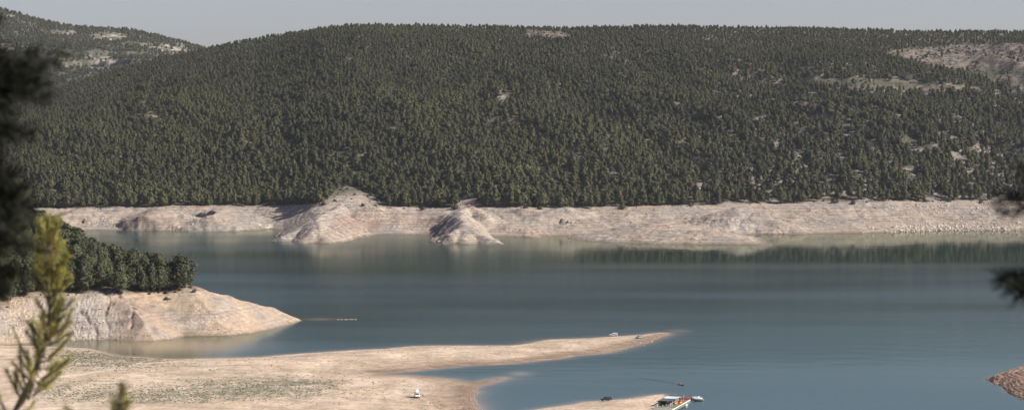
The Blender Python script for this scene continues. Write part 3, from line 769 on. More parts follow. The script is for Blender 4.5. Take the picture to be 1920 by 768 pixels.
for i, (bu, bv, z_, sc, lab) in enumerate([(371, 533, 21, 1.1, 'small lone bush on the crest right of the headland pines'), (162, 552, 20, 1.9, 'big dark bush under the pines at the left of the bare slope'),
                                        (218, 546, 21, 1.6, 'grey green bush at the foot of the headland pines'), (250, 540, 22, 2.2, 'broad bush below the tallest headland pines')]):
    xx, yy = at_z(bu, bv, z_); xx = np.array([float(xx)]); yy = np.array([float(yy)])
    zz = float(zhead(xx, yy)[0][0]); o = link('shrub', shr_var[i % 4]); o.location = (xx[0], yy[0], zz - .1); o.scale = (sc * .9, sc * .9, sc * .85)
    tag(o, lab, 'bush', 'bushes by the headland wood')

# undergrowth along the lower edge of the headland wood
x, y = jgrid(-420, -120, 1290, 1700, 3.2, 3.6, rs); z, sd = zhead(x, y); pu, pv = proj(x, y, z)
ok = (sd > 30) & (pu > 0) & (pu < 372) & (rs.random(len(x)) < np.where(sd > 42, .35, .07 * sstep(28, 42, sd)) * (fbm(x / 14, y / 14, 2) > -.1)); x, y, z = x[ok], y[ok], z[ok]; q = rs.uniform(.25, .7, len(x))
scatter('undergrowth', shr_var, np.stack([x, y, z - .1], 1), np.stack([q * 1.2, q * 1.2, q], 1), np.stack([0 * q, 0 * q, rs.uniform(0, 6, len(q))], 1), 'low scrub along the foot of the headland pines', 'undergrowth')

# wood on the far mountain
x, y = jgrid(-1600, -350, 4500, 6150, 9, 11, rs)
u = 960 + F * x / y; ok = (u > -250) & (u < 560); x, y = x[ok], y[ok]
z = zmt(x, y); pu, pv = proj(x, y, z)
rmk = rockmask(pu, pv)
ok = rs.random(len(x)) < np.where(rmk > .5, .14, 1.0 - .5 * sstep(.1, .35, fbm(x / 60, y / 60, 4))); x, y, z = x[ok], y[ok], z[ok]
s = rs.uniform(.5, 1.0, len(x))
scatter('mountain_wood', [q[2] for q in far_var[:4]], np.stack([x, y, z], 1), np.stack([s * 1.2, s * 1.2, s], 1), np.stack([0 * s, 0 * s, rs.uniform(0, 6, len(s))], 1), 'thin pine wood over the distant rocky mountain', 'wood')

# ------------------------------------------------------------------ ROCKS
def rocks(name, pts, label, mat, seed):
    rs = np.random.default_rng(seed)
    bm = bmesh.new(); bmesh.ops.create_icosphere(bm, subdivisions=1, radius=1)
    bv = np.array([v.co[:] for v in bm.verts]); bf = np.array([[v.index for v in f.verts] for f in bm.faces]); bm.free()
    V = []; Fc = []; n = 0
    for (x, y, z, s) in pts:
        k = bv * (1 + .25 * rs.normal(size=bv.shape)) * s * np.array([rs.uniform(.7, 1.3), rs.uniform(.7, 1.3), rs.uniform(.45, .85)])
        a = rs.uniform(0, 6.28); c_, s_ = math.cos(a), math.sin(a)
        k = k @ np.array([[c_, s_, 0], [-s_, c_, 0], [0, 0, 1]])
        V.append(k + np.array([x, y, z + s * .15])); Fc.append(bf + n); n += len(bv)
    o = link(name, mesh_np(name, np.concatenate(V), np.concatenate(Fc)), mat)
    return tag(o, label, 'rubble', kind='stuff')
def rock_zone(n, cu, cv, ru, rv, zf, smin, smax, rs, zg=None):
    out = []
    U = rs.normal(cu, ru, n); Vv = rs.normal(cv, rv, n)
    return U, Vv
def zones_far(zs, rs):
    out = []
    for (n, cu, cf, ru, rf, s0, s1) in zs:      # cf: fraction of the way from waterline to tree line
        U = rs.normal(cu, ru, n); fr_ = np.clip(rs.normal(cf, rf, n), .0, 1.05)
        D_ = d_at(y0f(U)) + wbf(U) * fr_
        xx = (U - 960) / F * D_; zz = zfar(xx, D_); sz = s0 + (s1 - s0) * rs.random(n)**3
        out += [(a, b, c_, d) for a, b, c_, d in zip(xx, D_, zz, sz) if c_ > -.3]
    return out
rs = np.random.default_rng(31)
M['boulder'] = simple('shore_boulder', (.40, .335, .275), .9, vary=.35, scale=.25)
rocks('rubble', zones_far([(420, 1740, .08, 40, .05, .4, 1.8), (480, 1850, .06, 60, .05, .4, 1.7), (300, 1830, .2, 60, .06, .3, 1.4), (350, 1780, .75, 60, .12, .3, 1.6), (260, 1880, .55, 60, .2, .3, 1.3), (200, 1700, .6, 50, .25, .3, 1.0), (260, 1560, .5, 60, .2, .25, .9)], rs),
      'broken boulders strewn along the right far shore', M['boulder'], 1)
rocks('rubble', zones_far([(260, 1000, .7, 60, .2, .25, .9), (260, 1200, .6, 80, .25, .25, 1.0), (160, 1420, .5, 60, .2, .25, .9), (180, 700, .9, 40, .1, .3, 1.2), (250, 300, .5, 140, .3, .25, .8), (100, 1020, .05, 25, .03, .3, .9)], rs),
      'loose stones scattered over the middle far shore', M['boulder'], 2)
def spur_rocks(n, u0, u1, v0, v1, rs, s1=1.3):
    U = rs.uniform(u0, u1, n); out = []
    for uu, w_ in zip(U, rs.random(n)):
        vv = v0 + (v1 - v0) * w_
        D_ = float(d_at(vv, max(0, 27 * (1 - w_)))); xx = (uu - 960) / F * D_
        zz = float(zfar(np.array([xx]), np.array([D_]))[0])
        if zz > -.2: out.append((xx, D_, zz, .3 + s1 * rs.random()**3))
    return out
rocks('rubble', spur_rocks(160, 795, 850, 400, 455, rs, 1.8) + spur_rocks(90, 585, 625, 420, 457, rs, .9) + spur_rocks(60, 880, 945, 425, 458, rs, .8),
      'dark broken rocks down the flanks of the pale mounds', M['boulder'], 3)
def zones_poly(n, pts, spread, zf, s0, s1, rs):
    out = []
    pw = [tuple(float(q) for q in at_z(a, b, 0)) for a, b in pts]
    for k in range(n):
        i = rs.integers(0, len(pw) - 1); t_ = rs.random()
        xx = pw[i][0] * (1 - t_) + pw[i + 1][0] * t_ + rs.normal() * spread[0]; yy = pw[i][1] * (1 - t_) + pw[i + 1][1] * t_ + rs.normal() * spread[1]
        zz = float(zf(np.array([xx]), np.array([yy])))
        if zz > -.25: out.append((xx, yy, zz, s0 + (s1 - s0) * rs.random()**3))
    return out
zn = lambda a, b: znear(a, b)[0][0]; zh_ = lambda a, b: zhead(a, b)[0][0]
rocks('rubble', zones_poly(260, [(-20, 640), (60, 636), (140, 632), (230, 632)], (8, 9), zh_, .15, .8, rs) + zones_poly(140, [(150, 636), (290, 637), (420, 627)], (3, 2), zh_, .15, .6, rs) + zones_poly(90, [(400, 618), (500, 612)], (8, 9), zh_, .12, .35, rs),
      'grey broken rocks at the foot of the left headland', M['boulder'], 4)
M['brown_rock'] = simple('brown_rock', (.30, .21, .15), .9, vary=.35, scale=.4)
rocks('rubble', zones_poly(160, [(1110, 663), (1165, 653), (1205, 642), (1240, 630)], (3, 4), zn, .12, .55, rs) + zones_poly(70, [(1190, 636), (1240, 626)], (4, 5), zn, .1, .4, rs),
      'brown stones along the tip of the long sandbar', M['brown_rock'], 5)
rocks('rubble', zones_poly(220, [(887, 730), (890, 740), (884, 746), (893, 760)], (2.5, 5), zn, .1, .5, rs) + zones_poly(260, [(830, 766), (870, 764), (895, 767)], (4, 5), zn, .12, .5, rs) + zones_poly(60, [(860, 716), (940, 709)], (3, 2), zn, .1, .3, rs),
      'brown stones edging the near sandbar point', M['brown_rock'], 6)
rocks('rubble', zones_poly(260, [(1200, 750), (1230, 745), (1240, 750), (1228, 766)], (5, 8), zn, .1, .42, rs) + zones_poly(60, [(1040, 760), (1130, 750), (1230, 740)], (3, 2), zn, .1, .3, rs),
      'pale stones on the tip of the lower sandbar', simple('tan_rock', (.50, .38, .28), .9, vary=.25, scale=.5), 7)
rocks('rubble', zones_poly(240, [(1848, 711), (1880, 703), (1915, 692)], (4, 5), zn, .15, .7, rs) + zones_poly(200, [(1870, 716), (1888, 728), (1900, 740), (1930, 752)], (3, 5), zn, .12, .55, rs),
      'rusty brown rocks on the ledged point at lower right', M['brown_rock'], 8)
isl = []
for k in range(70):
    uu = rs.uniform(632, 668); xx, yy = at_z(uu, 598.5 + rs.normal() * .4, 0); isl.append((float(xx), float(yy), -.12 + .1 * rs.random(), .15 + .45 * rs.random()**2))
rocks('rubble', isl, 'small reef of stones breaking the water right of the headland', M['brown_rock'], 9)

# dry weeds and pebbles on the sandbar
M['weed'] = foliage('dry_weed', (.16, .15, .09), (.24, .22, .13)); weed_var = []
for sm in shr_var:
    w2 = sm.copy(); w2.name = 'weed'; w2.materials.clear(); w2.materials.append(M['weed']); weed_var.append(w2)
rs = np.random.default_rng(77)
x = rs.uniform(-260, 40, 60000); y = rs.uniform(985, 1330, 60000)
zz, aa, bb_, cc = znear(x, y); pu, pv = proj(x, y, zz)
g = 1.2 * gau(pu, pv, 190, 672, 100, 15) + 1.2 * gau(pu, pv, 470, 728, 125, 14) + .8 * gau(pu, pv, 300, 742, 120, 12) + .4 * gau(pu, pv, 600, 716, 70, 6) + .5 * gau(pu, pv, 140, 735, 80, 20) + .02
ok = (aa > 4) & (rs.random(len(x)) < g * (.4 + .9 * (fbm(x / 9, y / 14, 3) > 0))) & (pu > 60)
x, y, zz = x[ok], y[ok], zz[ok]; q = rs.uniform(.06, .15, len(x))
scatter('weeds', weed_var, np.stack([x, y, zz], 1), np.stack([q * 1.5, q * 1.5, q * .7], 1), np.stack([0 * q, 0 * q, rs.uniform(0, 6, len(q))], 1), 'sparse grey green weeds on the dry lake bed', 'weeds')
x = rs.uniform(-190, 80, 9000); y = rs.uniform(985, 1330, 9000); zz, aa, bb_, cc = znear(x, y)
ok = (aa > .5) & (rs.random(len(x)) < np.exp(-np.abs(aa - 9) / 5) * .8 + .05); x, y, zz = x[ok][:900], y[ok][:900], zz[ok][:900]
rocks('pebbles', list(zip(x, y, zz, rs.uniform(.06, .17, len(x)))), 'small stones lining the old shorelines of the sandbar', M['brown_rock'], 10)

# ------------------------------------------------------------------ BUILDING BLOCKS FOR OBJECTS
def bm_box(bm, x0, x1, y0, y1, z0, z1, bev=0):
    r = bmesh.ops.create_cube(bm, size=1)
    vs = r['verts']
    for v_ in vs:
        v_.co = Vector((x0 + (v_.co.x + .5) * (x1 - x0), y0 + (v_.co.y + .5) * (y1 - y0), z0 + (v_.co.z + .5) * (z1 - z0)))
    if bev:
        es = list({e for v_ in vs for e in v_.link_edges})
        bmesh.ops.bevel(bm, geom=es, offset=bev, segments=2, affect='EDGES', profile=.6)
def bm_cyl(bm, p0, p1, r0, r1=None, seg=12):
    r1 = r0 if r1 is None else r1
    p0 = Vector(p0); p1 = Vector(p1); d = p1 - p0
    mt_ = Matrix.Translation((p0 + p1) / 2) @ d.to_track_quat('Z', 'Y').to_matrix().to_4x4()
    bmesh.ops.create_cone(bm, cap_ends=True, segments=seg, radius1=r0, radius2=r1, depth=d.length, matrix=mt_)
def bm_loft(bm, rings, cap=True, closed=True):
    R_ = [[bm.verts.new(p) for p in ring] for ring in rings]
    n = len(R_[0])
    for a, b in zip(R_[:-1], R_[1:]):
        for j in range(n if closed else n - 1):
            k = (j + 1) % n
            try: bm.faces.new((a[j], a[k], b[k], b[j]))
            except ValueError: pass
    if cap:
        bm.faces.new(R_[0][::-1]); bm.faces.new(R_[-1])
def bm_poly(bm, pts, thick=None):
    f = bm.faces.new([bm.verts.new(p) for p in pts])
    if thick:
        r = bmesh.ops.extrude_face_region(bm, geom=[f]); 
        for v_ in [g_ for g_ in r['geom'] if isinstance(g_, bmesh.types.BMVert)]: v_.co += Vector(thick)
def obj(name, bm, mat, parent=None, smooth=False):
    bmesh.ops.recalc_face_normals(bm, faces=bm.faces)
    me = bpy.data.meshes.new(name); bm.to_mesh(me); bm.free(); me.materials.append(mat)
    if smooth: me.polygons.foreach_set('use_smooth', [True] * len(me.polygons))
    return link(name, me, None, parent)
def NB(): return bmesh.new()
def paint(name, col, rough=.3, spec=.5): 
    m = simple(name, col, rough, 0, spec, vary=.05, scale=2)
    m.node_tree.nodes['Principled BSDF'].inputs['Coat Weight'].default_value = .25
    return m
M['white'] = paint('white_paint', (.78, .78, .76)); M['silver'] = paint('silver_paint', (.20, .21, .22)); M['black'] = paint('black_paint', (.012, .013, .016), .15)
M['glass'] = simple('dark_glass', (.02, .025, .03), .06, 0, .6); M['rubber'] = simple('tyre_rubber', (.02, .02, .02), .85)
M['rim'] = simple('rim_metal', (.55, .55, .55), .3, .7); M['plastic'] = simple('dark_plastic', (.03, .03, .03), .6)
M['lamp'] = simple('lamp_glass', (.75, .75, .72), .1, 0, .6); M['redlamp'] = simple('red_lamp_glass', (.4, .02, .02), .2)
M['canvas'] = simple('white_canvas', (.72, .72, .69), .85); M['wood'] = simple('weathered_wood', (.32, .25, .18), .8, vary=.3, scale=4)
M['skin'] = simple('skin', (.50, .30, .21), .55)

def make_vehicle(name, loc, rz, label, cat, st, mat, wheelbase, wr=.36, W=.9, boxy=False):
    """st: stations (x, z_bottom, z_belt, z_roof, half width at roof) from tail to nose; x forward"""
    t = empty(name, loc, rz, label, cat)
    bm = NB(); rings = []
    for (x, zb, zl, zr, hw) in st:
        w_ = W * (.93 if x in (st[0][0], st[-1][0]) else 1)
        ring = [(-w_ * .9, zb), (-w_, zb + .14), (-w_, (zb + zl) * .55), (-w_ * .985, zl), (-hw, zr - .07), (-hw * .82, zr), (0, zr + .02)]
        ring = ring + [(-a, b) for a, b in ring[-2::-1]]
        rings.append([(x, a, b) for a, b in ring])
    bm_loft(bm, rings); body = obj('body', bm, mat, t, False)
    # windows from the stations flagged as cabin
    cab = [s for s in st if s[3] - s[2] > .35]
    for sgn in (-1, 1):
        for (a, b) in zip(cab[:-1], cab[1:]):
            def P_(s, f): 
                y = W * .985 + (s[4] - W * .985) * f
                return Vector((s[0], sgn * (y + .012), s[2] + (s[3] - .07 - s[2]) * f))
            q = [P_(a, .12), P_(b, .12), P_(b, .86), P_(a, .86)]
            c_ = sum(q, Vector()) / 4; q = [c_ + (p - c_) * .88 for p in q]
            bm = NB(); bm_poly(bm, q, (0, sgn * .012, 0)); obj('window', bm, M['glass'], t)
    for (a, b, nm) in ((st[st.index(cab[-1])], st[min(st.index(cab[-1]) + 1, len(st) - 1)], 'windscreen'), (cab[0], st[max(st.index(cab[0]) - 1, 0)], 'rear_window')):
        if a is b or a == b:
            x = a[0] + (.015 if nm == 'windscreen' else -.015); w2 = a[4] * .86
            q = [(x, -w2, a[2] + .1), (x, w2, a[2] + .1), (x, w2 * .92, a[3] - .14), (x, -w2 * .92, a[3] - .14)]; th = (.012 if nm == 'windscreen' else -.012, 0, 0)
        else:
            s_ = 1 if nm == 'windscreen' else -1
            lo = Vector((b[0], 0, b[3])); hi = Vector((a[0], 0, a[3])); d = hi - lo; n_ = Vector((-d.z, 0, d.x)) * (-s_ if d.x * s_ < 0 else s_); n_.normalize()
            if n_.z < 0: n_ = -n_
            l1 = lo + d * .12 + n_ * .03; h1 = lo + d * .88 + n_ * .03
            q = [(l1.x, -W * .78, l1.z), (l1.x, W * .78, l1.z), (h1.x, a[4] * .84, h1.z), (h1.x, -a[4] * .84, h1.z)]; th = tuple(n_ * .012)
        bm = NB(); bm_poly(bm, q, th); obj(nm, bm, M['glass'], t)
    for sx in (-.5, .5):
        for sy in (-1, 1):
            bm = NB(); y0 = sy * (W - .2); y1 = sy * (W + .03); bm_cyl(bm, (sx * wheelbase, y0, wr), (sx * wheelbase, y1, wr), wr, seg=20); wh = obj('wheel', bm, M['rubber'], t)
            bm = NB(); bm_cyl(bm, (sx * wheelbase, y1 - sy * .02, wr), (sx * wheelbase, y1 + sy * .015, wr), wr * .6, seg=14); obj('rim', bm, M['rim'], wh)
    nose, tail = st[-1], st[0]
    for sy in (-1, 1):
        bm = NB(); bm_box(bm, nose[0] - .02, nose[0] + .03, sy * W * .72 - .13, sy * W * .72 + .13, nose[2] - .28, nose[2] - .1); obj('headlight', bm, M['lamp'], t)
        bm = NB(); bm_box(bm, tail[0] - .03, tail[0] + .02, sy * W * .8 - .07, sy * W * .8 + .07, tail[2] - .35, tail[2] - .02); obj('tail_light', bm, M['redlamp'], t)
        c2 = cab[-1]; bm = NB(); bm_box(bm, c2[0] + .05, c2[0] + .2, sy * (W + .03), sy * (W + .2), c2[2] + .05, c2[2] + .22); obj('mirror', bm, M['plastic'], t)
    for nm, xx, s_ in (('front_bumper', nose[0], 1), ('rear_bumper', tail[0], -1)):
        bm = NB(); bm_box(bm, min(xx, xx + s_ * .12), max(xx, xx + s_ * .12), -W * .93, W * .93, nose[1] + .02, nose[1] + .24, .02); obj(nm, bm, M['plastic'], t)
    bm = NB(); bm_box(bm, nose[0] + .002, nose[0] + .025, -W * .5, W * .5, nose[2] - .3, nose[2] - .12); obj('grille', bm, M['plastic'], t)
    return t
def on_ground(u, v, zg=1.8):
    """spot on the terrain seen at that bearing"""
    z = zg
    for _ in range(5):
        x_, y_ = at_z(u, v, z); z = float(ground(float(x_), float(y_))[0])
    return float(x_), float(y_), z

SUV = [(-2.3, .42, 1.02, 1.05, .78), (-2.22, .38, 1.06, 1.68, .66), (-1.0, .36, 1.06, 1.80, .70), (.0, .36, 1.05, 1.79, .70), (.55, .36, 1.04, 1.66, .68), (1.15, .36, 1.06, 1.10, .74), (2.05, .38, .95, 1.0, .74), (2.3, .42, .88, .90, .66)]
HATCH = [(-2.1, .36, .92, .95, .72), (-1.9, .32, .95, 1.25, .62), (-1.1, .3, .94, 1.50, .62), (-.1, .3, .93, 1.53, .63), (.45, .3, .92, 1.38, .62), (1.15, .3, .92, .96, .70), (1.9, .32, .80, .86, .70), (2.1, .36, .72, .76, .6)]
VAN = [(-2.5, .45, 1.25, 2.05, .78), (-2.46, .42, 1.27, 2.14, .80), (-1.2, .4, 1.27, 2.16, .81), (.1, .4, 1.27, 2.16, .81), (1.2, .4, 1.25, 2.05, .80), (1.75, .4, 1.2, 1.28, .84), (2.3, .42, 1.05, 1.12, .82), (2.5, .45, .95, .98, .76)]
x_, y_, z_ = on_ground(1150, 629.3, 1.5)
make_vehicle('parked_car', (x_, y_, z_), R(176), 'white off road car parked side on at the crest of the long sandbar', 'car', SUV, M['white'], 2.75)
x_, y_, z_ = on_ground(1199, 633.5, 1.2)
make_vehicle('parked_car', (x_, y_, z_), R(228), 'silver hatchback with dark windscreen near the tip of the long sandbar', 'car', HATCH, M['silver'], 2.55, .32)
x_, y_, z_ = on_ground(1136.5, 750.6, 1.8)
make_vehicle('parked_car', (x_, y_, z_), R(205), 'black off road car parked on the lower sandbar left of the dock', 'car', SUV, M['black'], 2.75, .40)
# camper van, tail towards the lookout
x_, y_, z_ = on_ground(782, 744.5, 2)
cv_ = make_vehicle('camper_van', (x_, y_, z_), R(-82), 'white camper van with raised pop-up roof standing on the near sandbar', 'camper van', VAN, M['white'], 3.1, .40, .98)
bm = NB(); bm_box(bm, -2.3, 1.0, -.80, .80, 2.2, 2.32, .03); obj('roof_tray', bm, M['plastic'], cv_)
bm = NB(); bm_loft(bm, [[(-2.2, -.72, 2.323), (.9, -.72, 2.323), (.9, .72, 2.323), (-2.2, .72, 2.323)], [(-2.15, -.68, 3.1), (.4, -.66, 3.5), (.4, .66, 3.5), (-2.15, .68, 3.1)]]); obj('pop_up_tent', bm, M['canvas'], cv_)
bm = NB(); bm_loft(bm, [[(-2.3, -.78, 3.105), (.6, -.78, 3.54), (.6, .78, 3.54), (-2.3, .78, 3.105)], [(-2.2, -.7, 3.25), (.5, -.7, 3.70), (.5, .7, 3.70), (-2.2, .7, 3.25)]]); obj('pop_up_lid', bm, M['white'], cv_)
bm = NB(); bm_cyl(bm, (-2.53, .05, 1.1), (-2.72, .05, 1.1), .34, seg=20); obj('spare_wheel', bm, M['rubber'], cv_)
bm = NB()
for k in range(6): bm_box(bm, -2.5, -2.47, -.85, -.62, .55 + k * .25, .58 + k * .25)
bm_cyl(bm, (-2.5, -.85, .5), (-2.5, -.85, 2.1), .02, seg=6); bm_cyl(bm, (-2.5, -.62, .5), (-2.5, -.62, 2.1), .02, seg=6); obj('ladder', bm, M['rim'], cv_)

def chair_at(loc, rz, label, col, group=None, cat='chair', name='camp_chair'):
    t = empty(name, loc, rz, label, cat, group)
    bm = NB(); bm_box(bm, -.24, .24, -.22, .22, .42, .46, .01); obj('seat', bm, col, t)
    bm = NB(); bm_loft(bm, [[(-.24, .2, .47), (.24, .2, .47), (.24, .23, .47), (-.24, .23, .47)], [(-.24, .32, .95), (.24, .32, .95), (.24, .35, .95), (-.24, .35, .95)]]); obj('backrest', bm, col, t)
    for sx in (-1, 1):
        for sy in (-1, 1):
            bm = NB(); bm_cyl(bm, (sx * .21, sy * .19, .42), (sx * .24, sy * .24, 0), .016, seg=6); obj('leg', bm, M['plastic'], t)
    return t
def table_at(loc, rz, label, col, w=.6, d=.6, group=None, name='camp_table'):
    t = empty(name, loc, rz, label, 'table', group)
    bm = NB(); bm_box(bm, -w, w, -d, d, .70, .74, .01); obj('tabletop', bm, col, t)
    for sx in (-1, 1):
        for sy in (-1, 1):
            bm = NB(); bm_cyl(bm, (sx * (w - .08), sy * (d - .08), .70), (sx * (w - .05), sy * (d - .05), 0), .022, seg=6); obj('leg', bm, M['plastic'], t)
    return t
M['brown_cloth'] = simple('brown_cloth', (.07, .045, .03), .9)
x_, y_, z_ = on_ground(793, 743.3, 2)
chair_at((x_, y_, z_), R(30), 'dark brown camp chair set out beside the camper van', M['brown_cloth'])
x_, y_, z_ = on_ground(790, 744.6, 2)
table_at((x_, y_, z_), R(10), 'small pale folding table beside the camper van', M['canvas'], .35, .3)
x_, y_, z_ = on_ground(1170.5, 629.3, 1.3)
table_at((x_, y_, z_), R(5), 'dark folding table between the white and silver cars', M['brown_cloth'], 1.2, .45)
x_, y_, z_ = on_ground(1176.5, 629.0, 1.2)
chair_at((x_, y_, z_), R(40), 'dark camp chair right of the folding table on the long sandbar', M['brown_cloth'])
# small box trailer beside the silver car
x_, y_, z_ = on_ground(1206.5, 631.2, 1.1)
t = empty('trailer', (x_, y_, z_), R(228), 'small brown box trailer behind the silver car', 'trailer')
bm = NB(); bm_box(bm, -1.0, 1.0, -.65, .65, .45, 1.05, .03); obj('cargo_box', bm, M['wood'], t)
bm = NB(); bm_box(bm, 1.0, 1.9, -.04, .04, .42, .5); bm_cyl(bm, (1.75, 0, 0), (1.75, 0, .42), .03, seg=6); obj('drawbar', bm, M['plastic'], t)
for sy in (-1, 1):
    bm = NB(); bm_cyl(bm, (-.1, sy * .67, .3), (-.1, sy * .83, .3), .3, seg=16); obj('wheel', bm, M['rubber'], t)
x_, y_, z_ = on_ground(1185, 641, 1)
# ---- people: one continuous skinned body
def person(loc, rz, label, joints, edges, radii, shirt, hair_col, height_head):
    me = bpy.data.meshes.new('person'); me.from_pydata(joints, edges, []); me.update()
    o = bpy.data.objects.new('person', me); COL.objects.link(o)
    md = o.modifiers.new('skin', 'SKIN'); me.skin_vertices.new(name='sk') if not me.skin_vertices else None
    for sv, r in zip(me.skin_vertices[0].data, radii): sv.radius = (r, r)
    me.skin_vertices[0].data[0].use_root = True
    o.modifiers.new('sub', 'SUBSURF').levels = 1; o.modifiers[-1].render_levels = 2
    me.materials.append(shirt); o.location = loc; o.rotation_euler = (0, 0, rz)
    tag(o, label, 'person')
    hx, hy, hz = height_head
    bm = NB(); bmesh.ops.create_uvsphere(bm, u_segments=12, v_segments=8, radius=.118, matrix=Matrix.Translation((hx - .015, hy, hz + .03)) @ Matrix.Diagonal((1, .92, 1.0, 1)))
    bmesh.ops.delete(bm, geom=[v_ for v_ in bm.verts if v_.co.x > hx + .02 and v_.co.z < hz + .05], context='VERTS'); obj('hair', bm, hair_col, o, True)
    return o
M['orange'] = simple('orange_vest', (.45, .10, .03), .6); M['hair'] = simple('dark_hair', (.03, .02, .015), .7); M['blue_cloth'] = simple('blue_cloth', (.05, .09, .2), .8)
# kayak out on the water, paddler seated, heading right
kx, ky = [float(q) for q in at_z(1276.5, 720.8, 0)]
def hull(bm, L_, W_, H_, seg=14, sheer=.25, z0=-.12, deck=True):
    rings = []
    for i in range(seg + 1):
        t_ = i / seg * 2 - 1; w_ = W_ * (1 - abs(t_)**2.6) + .015; zt = H_ + sheer * abs(t_)**3
        rings.append([(t_ * L_, -w_, zt), (t_ * L_, -w_ * .85, (zt + z0) * .4), (t_ * L_, -w_ * .35, z0 + .1 * abs(t_)**3), (t_ * L_, w_ * .35, z0 + .1 * abs(t_)**3), (t_ * L_, w_ * .85, (zt + z0) * .4), (t_ * L_, w_, zt)] + ([(t_ * L_, w_ * .3, zt + .06), (t_ * L_, -w_ * .3, zt + .06)] if deck else [(t_ * L_, w_ * .86, zt), (t_ * L_, w_ * .6, z0 + .14 + .1 * abs(t_)**3), (t_ * L_, -w_ * .6, z0 + .14 + .1 * abs(t_)**3), (t_ * L_, -w_ * .86, zt)]))
    bm_loft(bm, rings)
t = empty('kayak', (kx, ky, 0), R(-58), 'small dark kayak trailing a wake beyond the dock', 'kayak')
bm = NB(); hull(bm, 2.1, .36, .2); obj('hull', bm, simple('dark_hull', (.05, .035, .03), .4), t, True)
bm = NB(); bmesh.ops.create_circle(bm, cap_ends=False, segments=16, radius=.3, matrix=Matrix.Translation((-.2, 0, .275)))
e_ = bmesh.ops.extrude_edge_only(bm, edges=list(bm.edges)); [setattr(v_, 'co', v_.co + Vector((0, 0, .05))) for v_ in e_['geom'] if isinstance(v_, bmesh.types.BMVert)]
obj('cockpit_rim', bm, M['plastic'], t)
J = [(-.2, 0, .22), (-.2, 0, .42), (-.16, 0, .66), (-.14, 0, .76), (-.12, 0, .90), (-.16, .19, .64), (-.02, .30, .44), (.20, .22, .50), (-.16, -.19, .64), (-.02, -.30, .44), (.20, -.22, .50), (.15, .1, .22), (.6, .1, .24), (.15, -.1, .22), (.6, -.1, .24)]
E = [(0, 1), (1, 2), (2, 3), (3, 4), (2, 5), (5, 6), (6, 7), (2, 8), (8, 9), (9, 10), (0, 11), (11, 12), (0, 13), (13, 14)]
person((kx, ky, 0), R(-58), 'person in an orange vest paddling the small dark kayak', J, E, [.14, .14, .15, .06, .10, .07, .05, .035, .07, .05, .035, .09, .07, .09, .07], M['orange'], M['hair'], (-.12, 0, .9))
t = empty('paddle', (kx, ky, 0), R(-58), 'double ended paddle held across the dark kayak', 'paddle')
bm = NB(); bm_cyl(bm, (.24, -.95, .35), (.24, .95, .68), .016, seg=8); obj('shaft', bm, M['plastic'], t)
for s_, zz in ((-1, .31), (1, .72)):
    bm = NB(); bm_box(bm, .2, .28, s_ * .95 - .2, s_ * .95 + .2, zz - .02, zz + .02, .01); obj('blade', bm, M['orange'], t)
# wake
pw = [at_z(a, b, 0) for a, b in ((1273, 720.3), (1255, 716.6), (1235, 713), (1212, 709.5), (1190, 707))]
Vw = []; n_ = len(pw)
for i, (a, b) in enumerate(pw):
    wd = (.6, 1.5, 1.9, 1.6, .2)[i]; Vw += [(float(a), float(b) - wd, .006), (float(a), float(b) + wd, .006)]
m = M['water'].copy(); m.name = 'wake_water'
next(q for q in m.node_tree.nodes if q.type == 'BSDF_GLOSSY').inputs['Color'].default_value = (.62, .66, .58, 1)  # dimmer reflection put into the tint, in place of the wake's tilted waves
me = mesh_np('wake', Vw, [(2 * i, 2 * i + 1, 2 * i + 3, 2 * i + 2) for i in range(n_ - 1)]); 
for nm_, va in (('silt', 0.0), ('ruffle', 1.0)):
    at_ = me.attributes.new(nm_, 'FLOAT', 'POINT'); at_.data.foreach_set('value', [va] * len(me.vertices))
tag(link('wake', me, m), 'dark rippled wake on the water behind the kayak', kind='structure')

# ------------------------------------------------------------------ FLOATING DOCK
p1 = Vector([float(q) for q in at_z(1258.7, 768, .5)]); p2 = Vector([float(q) for q in at_z(1293.5, 748.4, .5)])
dd_ = (p2 - p1); LD = dd_.length; ang = math.atan2(dd_.y, dd_.x) - math.pi / 2
dock = empty('floating_dock', (p1.x, p1.y, 0), ang, 'floating dock bar with green carpet and striped canopy roof at the sandbar tip', 'dock')
# local frame: y along the dock away from the lookout, x to the right; deck spans x -8..0
M['turf'] = simple('green_carpet', (.10, .13, .055), .95, vary=.2, scale=6); M['plank'] = simple('grey_planks', (.22, .20, .165), .8, vary=.25, scale=5)
M['awning_green'] = simple('dark_green_awning', (.045, .065, .06), .8, vary=.1); M['awning_white'] = simple('white_awning', (.47, .48, .48), .8)
WD = 8.2
M['fender'] = simple('worn_white_rubber', (.48, .48, .46), .7)
bm = NB(); bm_box(bm, -WD, 0, 0, LD, .22, .46); obj('deck', bm, M['plank'], dock)
bm = NB(); bm_box(bm, -3.2, -.35, 9, LD - .4, .464, .49); obj('carpet', bm, M['turf'], dock)
bm = NB(); bm_box(bm, .003, .22, -.2, LD + .2, .15, .58, .02); obj('edge_fender', bm, M['fender'], dock)
bm = NB(); bm_box(bm, -WD, -.3, -.22, -.003, .12, .56, .02); obj('edge_fender', bm, M['fender'], dock)
for k in range(7):
    bm = NB(); bm_cyl(bm, (-.7, 1 + k * 5.4, .0), (-.7, 4.6 + k * 5.4, .0), .34, seg=12); obj('float', bm, M['plastic'], dock)
cx0, cx1, cy0, cy1 = -7.9, -2.1, 13.0, 35.5
for px_ in (cx0 + .2, cx1 - .2):
    for k in range(5):
        yy = cy0 + .2 + k * (cy1 - cy0 - .4) / 4
        bm = NB(); bm_cyl(bm, (px_, yy, .46), (px_, yy, 2.75), .05, seg=8); obj('post', bm, M['white'], dock)
seg_y = [cy0, cy0 + 7.6, cy0 + 15.2, cy1]
